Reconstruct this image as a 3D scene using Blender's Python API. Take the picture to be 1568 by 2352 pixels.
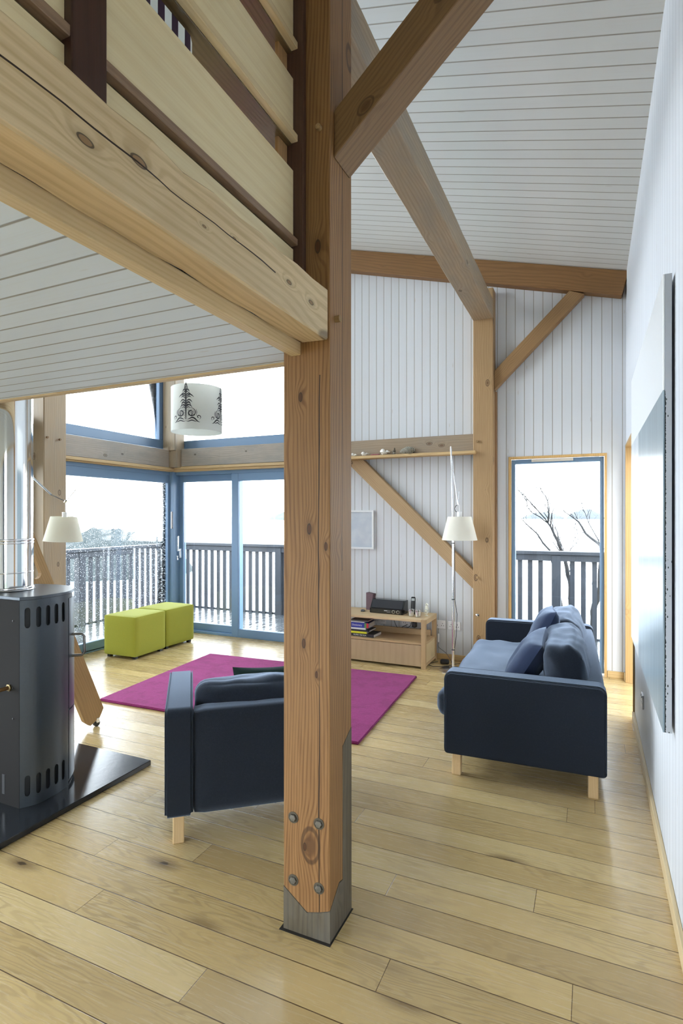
import bpy, bmesh, math, random
from mathutils import Vector, Matrix, noise as mnoise
random.seed(7)
for o in list(bpy.data.objects): bpy.data.objects.remove(o)
SC = bpy.context.scene
COL = SC.collection
R = math.radians

# ------------------------------------------------------------------ camera
YAW = math.atan2(574, 1271)
cam = bpy.data.cameras.new('camera'); camo = bpy.data.objects.new('camera', cam); COL.objects.link(camo)
camo.location = (0, 0, 1.5); camo.rotation_euler = (R(90), 0, YAW)
cam.sensor_fit = 'HORIZONTAL'; cam.sensor_width = 36; cam.lens = 1271/1568*36
cam.shift_y = 10/1568; cam.clip_end = 5000; cam.clip_start = 0.02
SC.camera = camo
# ------------------------------------------------------------------ light
SC.view_settings.view_transform = 'Standard'; SC.view_settings.look = 'None'
SC.view_settings.gamma = 1; SC.view_settings.use_curve_mapping = False
SC.view_settings.exposure = 1.98
W = bpy.data.worlds.new('overcast'); SC.world = W; W.use_nodes = True
wn = W.node_tree; wn.nodes.clear()
wo = wn.nodes.new('ShaderNodeOutputWorld'); wb = wn.nodes.new('ShaderNodeBackground')
wtc = wn.nodes.new('ShaderNodeTexCoord'); wsep = wn.nodes.new('ShaderNodeSeparateXYZ'); wr = wn.nodes.new('ShaderNodeValToRGB')
wn.links.new(wtc.outputs['Generated'], wsep.inputs[0]); wn.links.new(wsep.outputs['Z'], wr.inputs[0])
wr.color_ramp.elements[0].position = 0.0; wr.color_ramp.elements[0].color = (.93, .97, 1, 1)
wr.color_ramp.elements[1].position = .8; wr.color_ramp.elements[1].color = (.80, .90, 1, 1)
wn.links.new(wr.outputs[0], wb.inputs[0]); wb.inputs[1].default_value = 3.2
wn.links.new(wb.outputs[0], wo.inputs[0])

# ------------------------------------------------------------------ node helpers
class NT:
    def __init__(s, name):
        s.m = bpy.data.materials.new(name); s.m.use_nodes = True; s.t = s.m.node_tree; s.t.nodes.clear()
        s.out = s.n('ShaderNodeOutputMaterial')
    def n(s, ty, **k):
        x = s.t.nodes.new(ty)
        for a, b in k.items(): setattr(x, a, b)
        return x
    def put(s, sock, v):
        if hasattr(v, 'is_linked') or hasattr(v, 'links'): s.t.links.new(v, sock)
        else:
            if sock.type == 'RGBA' and len(v) == 3: v = (*v, 1)
            sock.default_value = v
    def math(s, op, a, b=0.0, c=0.0, clamp=False):
        x = s.n('ShaderNodeMath', operation=op); x.use_clamp = clamp
        s.put(x.inputs[0], a); s.put(x.inputs[1], b); s.put(x.inputs[2], c); return x.outputs[0]
    def mix(s, f, a, b, mode='MIX'):
        x = s.n('ShaderNodeMix', data_type='RGBA', blend_type=mode)
        s.put(x.inputs[0], f); s.put(x.inputs[6], a); s.put(x.inputs[7], b); return x.outputs[2]
    def coord(s, kind='Object'): return s.n('ShaderNodeTexCoord').outputs[kind]
    def sep(s, v):
        x = s.n('ShaderNodeSeparateXYZ'); s.put(x.inputs[0], v); return x.outputs
    def comb(s, a, b, c):
        x = s.n('ShaderNodeCombineXYZ'); s.put(x.inputs[0], a); s.put(x.inputs[1], b); s.put(x.inputs[2], c); return x.outputs[0]
    def noise(s, v, scale=1.0, detail=2.0, rough=.5, out=0):
        x = s.n('ShaderNodeTexNoise'); s.put(x.inputs['Vector'], v); x.inputs['Scale'].default_value = scale
        x.inputs['Detail'].default_value = detail; x.inputs['Roughness'].default_value = rough; return x.outputs[out]
    def vor(s, v, scale=1.0, out='Distance', feature='F1'):
        x = s.n('ShaderNodeTexVoronoi', feature=feature); s.put(x.inputs['Vector'], v); x.inputs['Scale'].default_value = scale; return x.outputs[out]
    def wnoise(s, v):
        x = s.n('ShaderNodeTexWhiteNoise', noise_dimensions='3D'); s.put(x.inputs['Vector'], v); return x.outputs['Value']
    def map(s, v, a, b, c=0.0, d=1.0, kind='SMOOTHSTEP'):
        x = s.n('ShaderNodeMapRange', interpolation_type=kind)
        for i, q in enumerate((v, a, b, c, d)): s.put(x.inputs[i], q)
        return x.outputs[0]
    def bump(s, h, strength=.3, dist=.002):
        x = s.n('ShaderNodeBump'); x.inputs['Strength'].default_value = strength; x.inputs['Distance'].default_value = dist
        s.put(x.inputs['Height'], h); return x.outputs[0]
    def bsdf(s, col, rough=.5, metal=0.0, nrm=None, spec=.5, sheen=0.0, tint=(.62, .76, 1)):
        x = s.n('ShaderNodeBsdfPrincipled'); s.put(x.inputs['Base Color'], col); s.put(x.inputs['Roughness'], rough)
        x.inputs['Metallic'].default_value = metal; x.inputs['Specular IOR Level'].default_value = spec
        if sheen: x.inputs['Sheen Weight'].default_value = sheen; x.inputs['Sheen Tint'].default_value = (*tint, 1); x.inputs['Sheen Roughness'].default_value = .45
        if nrm is not None: s.put(x.inputs['Normal'], nrm)
        s.t.links.new(x.outputs[0], s.out.inputs[0]); return x

_mc = {}
def memo(f):
    def g(*a, **k):
        key = (f.__name__, a, tuple(sorted(k.items())))
        if key not in _mc: _mc[key] = f(*a, **k)
        return _mc[key]
    return g

@memo
def wood(light=(.50, .33, .17), dark=(.30, .165, .07), axis='z', knots=.5, grey=0.0, rough=.55, crack=None, rings=60.0, spec=.35, ringmix=.6, knotscale=4.0, spots=None, spot_axis='y'):
    s = NT('wood_' + axis)
    c = s.sep(s.coord('Object'))
    i = {'x': 0, 'y': 1, 'z': 2}[axis]
    L = c[i]; A, B = [c[j] for j in range(3) if j != i]
    rnd = s.n('ShaderNodeObjectInfo').outputs['Random']
    off = s.math('MULTIPLY', rnd, 37.0)
    a = s.math('ADD', A, off); b = s.math('ADD', B, off)
    l = s.math('ADD', L, off)
    warp = s.noise(s.comb(s.math('MULTIPLY', a, 4.0), s.math('MULTIPLY', b, 4.0), s.math('MULTIPLY', l, .8)), 1, 2)
    kv = s.comb(s.math('MULTIPLY', a, knotscale*1.3), s.math('MULTIPLY', b, knotscale*1.3), s.math('MULTIPLY', l, knotscale*.75))
    kd = s.vor(kv, 1.0)
    kf = s.map(kd, .30, .03)
    sd = None
    if spots:
        cc_ = c[{'x': 0, 'y': 1, 'z': 2}[spot_axis]]
        for (l0, c0, k0) in spots:
            dl = s.math('MULTIPLY', s.math('SUBTRACT', L, l0), .45); dc = s.math('SUBTRACT', cc_, c0)
            dd = s.math('DIVIDE', s.math('SQRT', s.math('ADD', s.math('MULTIPLY', dl, dl), s.math('MULTIPLY', dc, dc))), k0)
            kf = s.math('ADD', kf, s.map(dd, 5.0, .3))
            sd = dd if sd is None else s.math('MINIMUM', sd, dd)
    ph = s.math('ADD', s.math('MULTIPLY', s.math('ADD', a, s.math('MULTIPLY', b, .8)), rings*6.28), s.math('ADD', s.math('MULTIPLY', warp, rings*.85), s.math('MULTIPLY', kf, 11.0*(1 if knots else 0))))
    ring = s.map(s.math('SINE', ph), -.3, 1.0)
    fib = s.noise(s.comb(s.math('MULTIPLY', a, 160.), s.math('MULTIPLY', b, 160.), s.math('MULTIPLY', l, 5.0)), 1, 3)
    blot = s.noise(s.comb(s.math('MULTIPLY', a, 4.), s.math('MULTIPLY', b, 4.), s.math('MULTIPLY', l, 1.2)), 1, 3)
    f = s.math('ADD', s.math('MULTIPLY', ring, ringmix*.62), s.math('MULTIPLY', s.map(fib, .35, .7), .3), clamp=True)
    col = s.mix(f, light, dark)
    col = s.mix(s.map(blot, .45, .75, 0, .35), col, tuple(x*.72 for x in light))
    if grey:
        g = s.map(s.noise(s.comb(s.math('MULTIPLY', a, 7.), s.math('MULTIPLY', b, 7.), s.math('MULTIPLY', l, 2.)), 1, 5, .65), .38, .68, 0, grey)
        col = s.mix(g, col, (.23, .22, .20))
    if knots:
        col = s.mix(s.map(kd, .105, .05, 0, knots), col, (.10, .045, .018))
        col = s.mix(s.map(s.math('ABSOLUTE', s.math('SUBTRACT', kd, .105)), .02, .006, 0, knots*.8), col, (.035, .018, .01))
    if sd is not None:
        col = s.mix(s.map(sd, 3.0, .8, 0, .35), col, tuple(x*.5 for x in dark))
        col = s.mix(s.map(sd, 1.0, .8, 0, .85), col, (dark[0]*.55, dark[1]*.45, dark[2]*.4))
        col = s.mix(s.map(s.math('ABSOLUTE', s.math('SUBTRACT', sd, 1.0)), .22, .08, 0, .8), col, (.03, .018, .01))
    h = s.math('MULTIPLY', f, -1.0)
    if crack is not None:
        for (ax, pos, z0, z1) in crack:
            q = {'x': c[0], 'y': c[1], 'z': c[2]}[ax]
            wob = s.math('MULTIPLY', s.math('SUBTRACT', s.noise(s.comb(s.math('MULTIPLY', L, 1.6), pos*10, 0.0), 1, 3), .5), .035)
            d = s.math('ABSOLUTE', s.math('SUBTRACT', s.math('SUBTRACT', q, pos), wob))
            wdt = s.math('MULTIPLY', s.noise(s.comb(L, 3.3, pos*7), 2.5, 1), .0042)
            k = s.math('LESS_THAN', d, wdt)
            k = s.math('MULTIPLY', k, s.math('MULTIPLY', s.math('GREATER_THAN', L, z0), s.math('LESS_THAN', L, z1)))
            col = s.mix(k, col, (.03, .014, .006)); h = s.math('SUBTRACT', h, s.math('MULTIPLY', k, 4.0))
    s.bsdf(col, rough, nrm=s.bump(h, .25, .001), spec=spec)
    return s.m

@memo
def boards(axis_across='x', w=.0865, off=0.0, base=(.66, .68, .69), line=(.36, .335, .29), along='z', rough=.5, warm=.12, gw=.045):
    """whitewashed tongue and groove lining"""
    s = NT('whitewashed_boards')
    c = s.sep(s.coord('Object')); ix = {'x': 0, 'y': 1, 'z': 2}
    t = s.math('DIVIDE', s.math('ADD', c[ix[axis_across]], off + 100*w), w)
    L = c[ix[along]]
    idx = s.math('FLOOR', t); fr = s.math('FRACT', t)
    e = s.math('MINIMUM', fr, s.math('SUBTRACT', 1.0, fr))
    g = s.map(e, gw, gw*.35)
    tone = s.wnoise(s.comb(idx, 3.0, 5.0))
    fib = s.noise(s.comb(s.math('MULTIPLY', t, 9.0), s.math('MULTIPLY', L, 1.2), idx), 1, 5, .65)
    blot = s.noise(s.comb(s.math('MULTIPLY', t, 1.3), s.math('MULTIPLY', L, 1.6), idx), 1, 3)
    col = s.mix(s.math('MULTIPLY', tone, .22), base, tuple(x*.80 for x in base))
    col = s.mix(s.map(fib, .50, .80, 0, .35), col, (base[0]*.84, base[1]*.77, base[2]*.68))
    col = s.mix(s.map(blot, .5, .8, 0, warm*1.6), col, (base[0]*.95, base[1]*.86, base[2]*.85))
    kd = s.vor(s.comb(s.math('MULTIPLY', t, .9), s.math('MULTIPLY', L, 2.3), idx), 1.0)
    col = s.mix(s.map(kd, .07, .03, 0, .35), col, (.45, .38, .30))
    col = s.mix(s.map(e, gw*1.3, gw*.3), col, line)
    s.bsdf(col, rough, nrm=s.bump(s.math('SUBTRACT', 1.0, g), .6, .003), spec=.3)
    return s.m

def floor_mat():
    s = NT('oak_floor'); w = .1436
    c = s.sep(s.coord('Object'))
    t = s.math('DIVIDE', s.math('ADD', c[1], 100*w - .0555), w)
    idx = s.math('FLOOR', t); fr = s.math('FRACT', t)
    plen = 1.95
    u = s.math('DIVIDE', s.math('ADD', c[0], s.math('ADD', 60.0, s.math('MULTIPLY', s.wnoise(s.comb(idx, 1.0, 2.0)), plen))), plen)
    iu = s.math('FLOOR', u); fu = s.math('FRACT', u)
    pid = s.comb(idx, iu, 4.0)
    tone = s.wnoise(pid); tone2 = s.wnoise(s.comb(iu, idx, 9.0))
    e = s.math('MULTIPLY', s.math('MINIMUM', fr, s.math('SUBTRACT', 1.0, fr)), w)
    eu = s.math('MULTIPLY', s.math('MINIMUM', fu, s.math('SUBTRACT', 1.0, fu)), plen)
    ee = s.math('MINIMUM', e, s.math('MULTIPLY', eu, 1.6))
    po = s.math('MULTIPLY', tone, 53.0)
    a = s.math('ADD', c[1], po); x = s.math('ADD', c[0], po)
    warp = s.noise(s.comb(s.math('MULTIPLY', x, 1.7), s.math('MULTIPLY', a, 10.0), po), 1, 2)
    ph = s.math('ADD', s.math('MULTIPLY', a, 300.0), s.math('MULTIPLY', warp, 95.0))
    ring = s.map(s.math('SINE', ph), -.2, 1.0)
    vis = s.map(s.noise(s.comb(s.math('MULTIPLY', x, 1.0), s.math('MULTIPLY', a, 5.0), po), 1, 2), .4, .65)
    fib = s.noise(s.comb(s.math('MULTIPLY', x, 6.0), s.math('MULTIPLY', a, 130.0), po), 1, 4, .6)
    cloud = s.noise(s.comb(s.math('MULTIPLY', x, 1.6), s.math('MULTIPLY', a, 5.0), po), 1, 4, .5)
    L0 = (.60, .44, .20)
    col = s.mix(tone, L0, (.45, .32, .145))
    col = s.mix(s.map(tone2, .7, 1.0, 0, .7), col, (.64, .50, .26))
    col = s.mix(s.math('MULTIPLY', s.math('MULTIPLY', ring, vis), .42), col, (.25, .165, .07))
    col = s.mix(s.map(fib, .45, .75, 0, .25), col, (.30, .21, .10))
    col = s.mix(s.map(cloud, .56, .80, 0, .45), col, (.27, .19, .10))
    kd = s.vor(s.comb(s.math('MULTIPLY', x, 1.25), s.math('MULTIPLY', a, 3.2), po), 1.0)
    kn = s.noise(s.comb(s.math('MULTIPLY', x, 26.0), s.math('MULTIPLY', a, 40.0), 0.0), 1, 3)
    col = s.mix(s.map(kd, .17, .04, 0, .7), col, (.15, .09, .04))
    col = s.mix(s.map(s.math('ADD', kd, s.math('MULTIPLY', kn, .06)), .078, .058, 0, .9), col, (.05, .03, .015))
    gap = s.map(ee, .0026, .0012)
    col = s.mix(gap, col, (.10, .055, .02))
    rough = s.map(fib, .3, .8, .19, .34)
    s.bsdf(col, rough, nrm=s.bump(s.math('SUBTRACT', s.math('MULTIPLY', fib, .15), gap), .35, .0015), spec=.7)
    return s.m

@memo
def plain(col, rough=.5, metal=0.0, spec=.5, nz=0.0, nscale=60.0, name='paint'):
    s = NT(name); nrm = None; c = col
    if nz:
        n = s.noise(s.coord('Object'), nscale, 4, .6)
        c = s.mix(s.map(n, .35, .7, 0, nz), col, tuple(x*.6 for x in col)); nrm = s.bump(n, .2, .001)
    s.bsdf(c, rough, metal, nrm, spec); return s.m

@memo
def fabric(col, col2, scale=900.0, sheen=.25, name='fabric', rough=.95, wr=0.0):
    s = NT(name); v = s.coord('Object')
    n = s.noise(v, scale, 2, .7); m = s.noise(v, scale*.14, 4, .7); big = s.noise(v, 9.0, 3)
    c = s.mix(s.map(n, .3, .7), col, col2)
    c = s.mix(s.map(m, .45, .7, 0, .5), c, col2)
    h = s.math('ADD', n, s.math('MULTIPLY', big, wr*8))
    s.bsdf(c, rough, nrm=s.bump(h, .35, .0015), spec=.15, sheen=sheen); return s.m

@memo
def glass(name='window_glass', rain=0.0, refl=.07):
    s = NT(name)
    tr = s.n('ShaderNodeBsdfTransparent'); tr.inputs[0].default_value = (.97, .985, .99, 1)
    gl = s.n('ShaderNodeBsdfGlossy'); gl.inputs['Roughness'].default_value = .02
    fr = s.n('ShaderNodeFresnel'); fr.inputs[0].default_value = 1.35
    mx = s.n('ShaderNodeMixShader'); s.t.links.new(s.math('MULTIPLY', fr.outputs[0], 1.0, clamp=True), mx.inputs[0])
    s.t.links.new(tr.outputs[0], mx.inputs[1]); s.t.links.new(gl.outputs[0], mx.inputs[2])
    last = mx.outputs[0]
    if rain:
        v = s.coord('Object')
        size = s.vor(v, 46.0, out='Color')
        d = s.vor(v, 46.0)
        rad = s.math('MULTIPLY', s.sep(size)[0], rain*.21)
        drop = s.math('LESS_THAN', d, rad)
        d2 = s.vor(v, 110.0); sz2 = s.vor(v, 110.0, out='Color')
        drop2 = s.math('LESS_THAN', d2, s.math('MULTIPLY', s.sep(sz2)[1], rain*.20))
        dd = s.math('MAXIMUM', drop, drop2)
        tl = s.n('ShaderNodeBsdfTranslucent'); tl.inputs[0].default_value = (.9, .95, 1, 1)
        tg = s.n('ShaderNodeBsdfGlass'); tg.inputs['Roughness'].default_value = .1
        m3 = s.n('ShaderNodeMixShader'); m3.inputs[0].default_value = .5
        s.t.links.new(tl.outputs[0], m3.inputs[1]); s.t.links.new(tr.outputs[0], m3.inputs[2])
        m2 = s.n('ShaderNodeMixShader'); s.t.links.new(dd, m2.inputs[0])
        s.t.links.new(last, m2.inputs[1]); s.t.links.new(m3.outputs[0], m2.inputs[2]); last = m2.outputs[0]
    s.t.links.new(last, s.out.inputs[0]); return s.m

@memo
def shade_mat(col=(.93, .91, .84), tl=.5):
    s = NT('lamp_shade_paper')
    d = s.n('ShaderNodeBsdfDiffuse'); t = s.n('ShaderNodeBsdfTranslucent'); m = s.n('ShaderNodeMixShader')
    d.inputs[0].default_value = (*col, 1); t.inputs[0].default_value = (*col, 1); m.inputs[0].default_value = tl
    s.t.links.new(d.outputs[0], m.inputs[1]); s.t.links.new(t.outputs[0], m.inputs[2]); s.t.links.new(m.outputs[0], s.out.inputs[0]); return s.m

# ------------------------------------------------------------------ geometry helpers
def BM(): return bmesh.new()
def add_box(bm, x0, x1, y0, y1, z0, z1, bev=0.0, seg=1):
    r = bmesh.ops.create_cube(bm, size=1)
    vs = r['verts']
    for v in vs: v.co = Vector((x0+(v.co.x+.5)*(x1-x0), y0+(v.co.y+.5)*(y1-y0), z0+(v.co.z+.5)*(z1-z0)))
    if bev:
        es = list({e for v in vs for e in v.link_edges})
        bmesh.ops.bevel(bm, geom=es, offset=bev, segments=seg, profile=.5, affect='EDGES')
    return bm
def boxm(*a, **k): return add_box(BM(), *a, **k)
def add_tube(bm, pts, r, n=10, cap=True, r2=None):
    pts = [Vector(p) for p in pts]; rings = []
    N = len(pts)
    for i, p in enumerate(pts):
        d = (pts[min(i+1, N-1)] - pts[max(i-1, 0)]).normalized()
        up = Vector((0, 0, 1)) if abs(d.z) < .9 else Vector((1, 0, 0))
        if i and abs(prev.dot(d)) < .98: up = prev
        a = d.cross(up).normalized(); b = d.cross(a).normalized()
        if i:
            # keep frames aligned
            a = (pa - d*pa.dot(d)).normalized(); b = d.cross(a).normalized()
        pa = a; prev = up
        rr = r[i] if isinstance(r, (list, tuple)) else (r if r2 is None else r+(r2-r)*i/(N-1))
        rings.append([bm.verts.new(p + a*math.cos(2*math.pi*k/n)*rr + b*math.sin(2*math.pi*k/n)*rr) for k in range(n)])
    for A, B_ in zip(rings, rings[1:]):
        for k in range(n):
            f = bm.faces.new((A[k], A[(k+1) % n], B_[(k+1) % n], B_[k])); f.smooth = True
    if cap:
        bm.faces.new(rings[0][::-1]); bm.faces.new(rings[-1])
    return bm
def add_lathe(bm, prof, n=32, cx=0, cy=0, smooth=True):
    rings = []
    for r_, z in prof:
        rings.append([bm.verts.new((cx+math.cos(2*math.pi*k/n)*r_, cy+math.sin(2*math.pi*k/n)*r_, z)) for k in range(n)])
    for A, B_ in zip(rings, rings[1:]):
        for k in range(n):
            f = bm.faces.new((A[k], A[(k+1) % n], B_[(k+1) % n], B_[k])); f.smooth = smooth
    return rings
def add_prism(bm, poly, axis, a, b):
    """extrude polygon (2D list) along axis from a to b"""
    def mk(p, t):
        if axis == 'x': return (t, p[0], p[1])
        if axis == 'y': return (p[0], t, p[1])
        return (p[0], p[1], t)
    A = [bm.verts.new(mk(p, a)) for p in poly]; B_ = [bm.verts.new(mk(p, b)) for p in poly]
    n = len(poly)
    fs = [bm.faces.new(A[::-1]), bm.faces.new(B_)]
    for k in range(n): fs.append(bm.faces.new((A[k], A[(k+1) % n], B_[(k+1) % n], B_[k])))
    bmesh.ops.recalc_face_normals(bm, faces=bm.faces[:])
    return bm
def soft(sx, sy, sz, r, cuts=9, bulge=(0, 0, 0), wr=0.0, seed=0, wf=6.0, c=(0, 0, 0), pinch=0.0):
    """rounded upholstered block of full size sx,sy,sz centred on c"""
    bm = BM(); bmesh.ops.create_cube(bm, size=2)
    bmesh.ops.subdivide_edges(bm, edges=bm.edges[:], cuts=cuts, use_grid_fill=True)
    h = Vector((sx/2, sy/2, sz/2))
    for v in bm.verts:
        p = v.co.copy(); p = Vector([math.copysign(abs(q)**.85, q) for q in p])
        q = Vector([p[i]*h[i] for i in range(3)])
        rr = [min(r, h[i]) for i in range(3)]
        inner = Vector([max(-(h[i]-rr[i]), min(h[i]-rr[i], q[i])) for i in range(3)])
        d = q-inner
        if d.length > 1e-6:
            dn = Vector([d[i]/rr[i] for i in range(3)])
            if dn.length > 1e-6:
                m = max(abs(x) for x in dn)
                dn = dn.normalized()*m
            q = inner + Vector([dn[i]*rr[i] for i in range(3)])
        for i in range(3):
            j, k = [x for x in range(3) if x != i]
            q[i] += bulge[i]*p[i]*(1-p[j]**2)*(1-p[k]**2)
        if pinch:
            q.x *= 1-pinch*(abs(p.y*p.z))**1.5
        if wr:
            nn = mnoise.noise_vector(Vector((q.x*wf+seed*7.1, q.y*wf*1.7+seed, q.z*wf)))
            q += Vector(nn)*wr
        v.co = q+Vector(c)
    for f in bm.faces: f.smooth = True
    return bm
def finish(name, bm, mat, parent=None, loc=(0, 0, 0), rot=(0, 0, 0), recalc=True):
    if recalc: bmesh.ops.recalc_face_normals(bm, faces=bm.faces[:])
    for e in bm.edges:
        if len(e.link_faces) == 2 and e.calc_face_angle(0) > .7: e.smooth = False
    me = bpy.data.meshes.new(name); bm.to_mesh(me); bm.free()
    o = bpy.data.objects.new(name, me); COL.objects.link(o)
    me.materials.append(mat)
    o.location = loc; o.rotation_euler = rot
    if parent: o.parent = parent
    return o
def tag(o, label, cat, group=None):
    o['label'] = label; o['category'] = cat
    if group: o['group'] = group
    return o
def thing(name, label, cat, loc=(0, 0, 0), rz=0.0, group=None, rot=None):
    o = bpy.data.objects.new(name, None); COL.objects.link(o); o.empty_display_size = .1
    o.location = loc; o.rotation_euler = rot or (0, 0, rz); return tag(o, label, cat, group)
def struct(name, bm, mat, parent=None, **k):
    o = finish(name, bm, mat, parent, **k)
    if not parent: o['kind'] = 'structure'
    return o
def dup(root, loc, rz, label=None):
    r_ = root.copy(); COL.objects.link(r_); r_.location = loc
    r_.rotation_euler = (root.rotation_euler[0], root.rotation_euler[1], rz)
    if label: r_['label'] = label
    for ch in list(root.children):
        c = ch.copy(); COL.objects.link(c); c.parent = r_
        for g in ch.children:
            d = g.copy(); COL.objects.link(d); d.parent = c
    return r_
def timber(name, p0, p1, w, h, mat, label=None, cat='beam', parent=None, bev=.006, group=None, wob=0.0, up=(0, 0, 1)):
    """beam from p0 to p1 (centres of its ends); w = width, h = height; local Z runs along the grain"""
    p0, p1 = Vector(p0), Vector(p1); d = (p1-p0); L = d.length; d.normalize()
    u = Vector(up)
    if abs(d.dot(u)) > .95: u = Vector((0, 1, 0))
    xa = u.cross(d).normalized(); ya = d.cross(xa).normalized()
    bm = BM(); add_box(bm, -w/2, w/2, -h/2, h/2, 0, L, bev)
    if wob:
        bmesh.ops.subdivide_edges(bm, edges=[e for e in bm.edges if e.calc_length() > L*.8], cuts=40)
        for v in bm.verts:
            if abs(abs(v.co.x)-w/2)+abs(abs(v.co.y)-h/2) < bev*1.6:
                k = mnoise.noise(Vector((v.co.z*9, v.co.x*20, v.co.y*20)))*wob
                v.co.x -= math.copysign(max(k, 0), v.co.x); v.co.y -= math.copysign(max(k, 0), v.co.y)
    o = finish(name, bm, mat)
    M = Matrix((xa, ya, d)).transposed().to_4x4(); M.translation = p0
    o.matrix_world = M; o.location = M.translation; o.rotation_euler = M.to_euler()
    if label: tag(o, label, cat, group)
    return o
def text_bm(txt, size, depth=.0004):
    cu = bpy.data.curves.new('t', 'FONT'); cu.body = txt; cu.size = size; cu.extrude = depth; cu.align_x = 'CENTER'; cu.align_y = 'CENTER'
    o = bpy.data.objects.new('t', cu); COL.objects.link(o)
    dg = bpy.context.evaluated_depsgraph_get(); me = bpy.data.meshes.new_from_object(o.evaluated_get(dg))
    bm = BM(); bm.from_mesh(me); bpy.data.objects.remove(o); bpy.data.curves.remove(cu); bpy.data.meshes.remove(me); return bm

# ------------------------------------------------------------------ palette
TW_L, TW_D = (.40, .25, .12), (.24, .13, .05)       # douglas fir
def fir(axis='z', **k): return wood(k.pop('light', TW_L), k.pop('dark', TW_D), axis, **k)
FIR_PALE = ((.60, .44, .245), (.42, .27, .12))
OAK_L, OAK_D = (.50, .34, .18), (.34, .21, .10)
PINE = ((.62, .43, .20), (.50, .32, .13))
DARKWOOD = ((.062, .026, .016), (.04, .016, .010))
BLUE = plain((.14, .235, .37), .42, name='blue_grey_frame_paint')
CHROME = plain((.75, .76, .78), .16, 1.0, name='polished_metal')
STEEL = plain((.72, .73, .72), .07, 1.0, name='stainless_flue')
STOVE = plain((.060, .072, .088), .33, .35, nz=.12, nscale=90, name='grey_stove_enamel')
BLACK = plain((.012, .012, .014), .35, name='black_plastic')
WHITEP = plain((.82, .82, .83), .4, name='white_plastic')
NAVY = fabric((.007, .009, .013), (.019, .024, .036), 700., .7, 'navy_wool', wr=.06)
NAVYC = fabric((.012, .018, .045), (.020, .030, .068), 1200., .7, 'blue_velvet_cotton', wr=.12)
GREENC = fabric((.008, .020, .016), (.014, .030, .024), 900., .1, 'dark_green_cloth', wr=.15)
LIME = fabric((.27, .28, .03), (.35, .35, .05), 1200., .1, 'lime_wool')
YW, XW, XL, YB = 5.73, .29, -5.03, -2.6
def roofz(x): return 3.737 + .267*(.26-x)

# ================================================================== SETTING
FL = floor_mat()
struct('floor', boxm(XL-.12, XW+1.2, YB-.1, YW+.12, -.12, 0), FL)
# roof slopes down towards the right wall
RB = boards('y', .1, -.018, base=(.70, .715, .70), along='x', warm=.10, gw=.05)
bm = BM(); add_prism(bm, [(XL-.3, roofz(XL-.3)), (XW+.2, roofz(XW+.2)), (XW+.2, roofz(XW+.2)+.18), (XL-.3, roofz(XL-.3)+.18)], 'y', YB-.2, YW+.2)
struct('ceiling', bm, RB)
# loft floor slab with lined underside
CB = boards('y', .0843, -.0795, base=(.66, .72, .78), line=(.30, .28, .25), along='x', warm=.04, gw=.05)
LX = -.99
struct('ceiling_loft', boxm(XL+.02, LX, YB, 1.87, 2.10, 2.28), CB)
struct('trim_1', boxm(XL+.02, -.83-.2, 1.87, 1.905, 2.092, 2.30, .003), wood(*FIR_PALE, 'x', knots=.3))
struct('trim_2', boxm(-.99, -.95, YB, 1.749, 2.078, 2.125, .002), wood((.66, .50, .28), (.52, .36, .17), 'y', knots=0., rings=90.))

WB = boards('x', .0866, -.0017+.0, base=(.66, .675, .70), along='z', warm=.16)
def wall_with_holes(name, plane, t, a0, a1, top, holes, mat):
    """plane 'y' (wall along x at y=t[0]..t[1]) or 'x'; holes (a0,a1,z0,z1); top(a) gives the height"""
    bm = BM()
    cuts = sorted({a0, a1, *[h for q in holes for h in q[:2]]})
    for u, v in zip(cuts, cuts[1:]):
        hs = sorted([q for q in holes if q[0] <= u+1e-6 and q[1] >= v-1e-6], key=lambda q: q[2])
        z = -.0
        segs = []
        for q in hs:
            if q[2] > z+1e-4: segs.append((z, q[2], False))
            z = q[3]
        segs.append((z, None, True))
        for z0, z1, last in segs:
            za, zb = (top(u), top(v)) if last else (z1, z1)
            if za <= z0: continue
            poly = [(u, z0), (v, z0), (v, zb), (u, za)]
            add_prism(bm, poly, plane, t[0], t[1])
    return struct(name, bm, mat)
# far wall: boarded to the right of the glazing
DR = (-.755, .131, 0.0, 2.092)
wall_with_holes('wall_far', 'y', (YW, YW+.14), -2.95, XW+.1, roofz, [DR], WB)
wall_with_holes('wall_right', 'x', (XW, XW+.16), YB, YW+.14, lambda a: roofz(XW)+.05, [(-2.3, -.5, .05, 3.2), (4.60, 5.62, 0.0, 2.145)], boards('y', .0866, 0.0, base=(.70, .73, .78), line=(.42, .44, .47), along='z', warm=.05, gw=.035))
WBK = boards('x', .0866, base=(.68, .69, .70), along='z')
wall_with_holes('wall_back', 'y', (YB-.14, YB), XL-.1, XW+.1, roofz, [(-4.6, -2.1, 0.05, 2.02)], WBK)
wall_with_holes('wall_left', 'x', (XL-.14, XL), YB, 1.2, lambda a: roofz(XL)+.02, [(-2.2, 1.0, 0.05, 2.0)], boards('y', .0866, base=(.68, .69, .70), along='z'))
# room beyond the doorway
PW = plain((.70, .70, .70), .6, name='plaster')
struct('wall_passage', boxm(XW+1.2, XW+1.25, 3.4, 6.4, 0, 2.6), PW)
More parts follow.
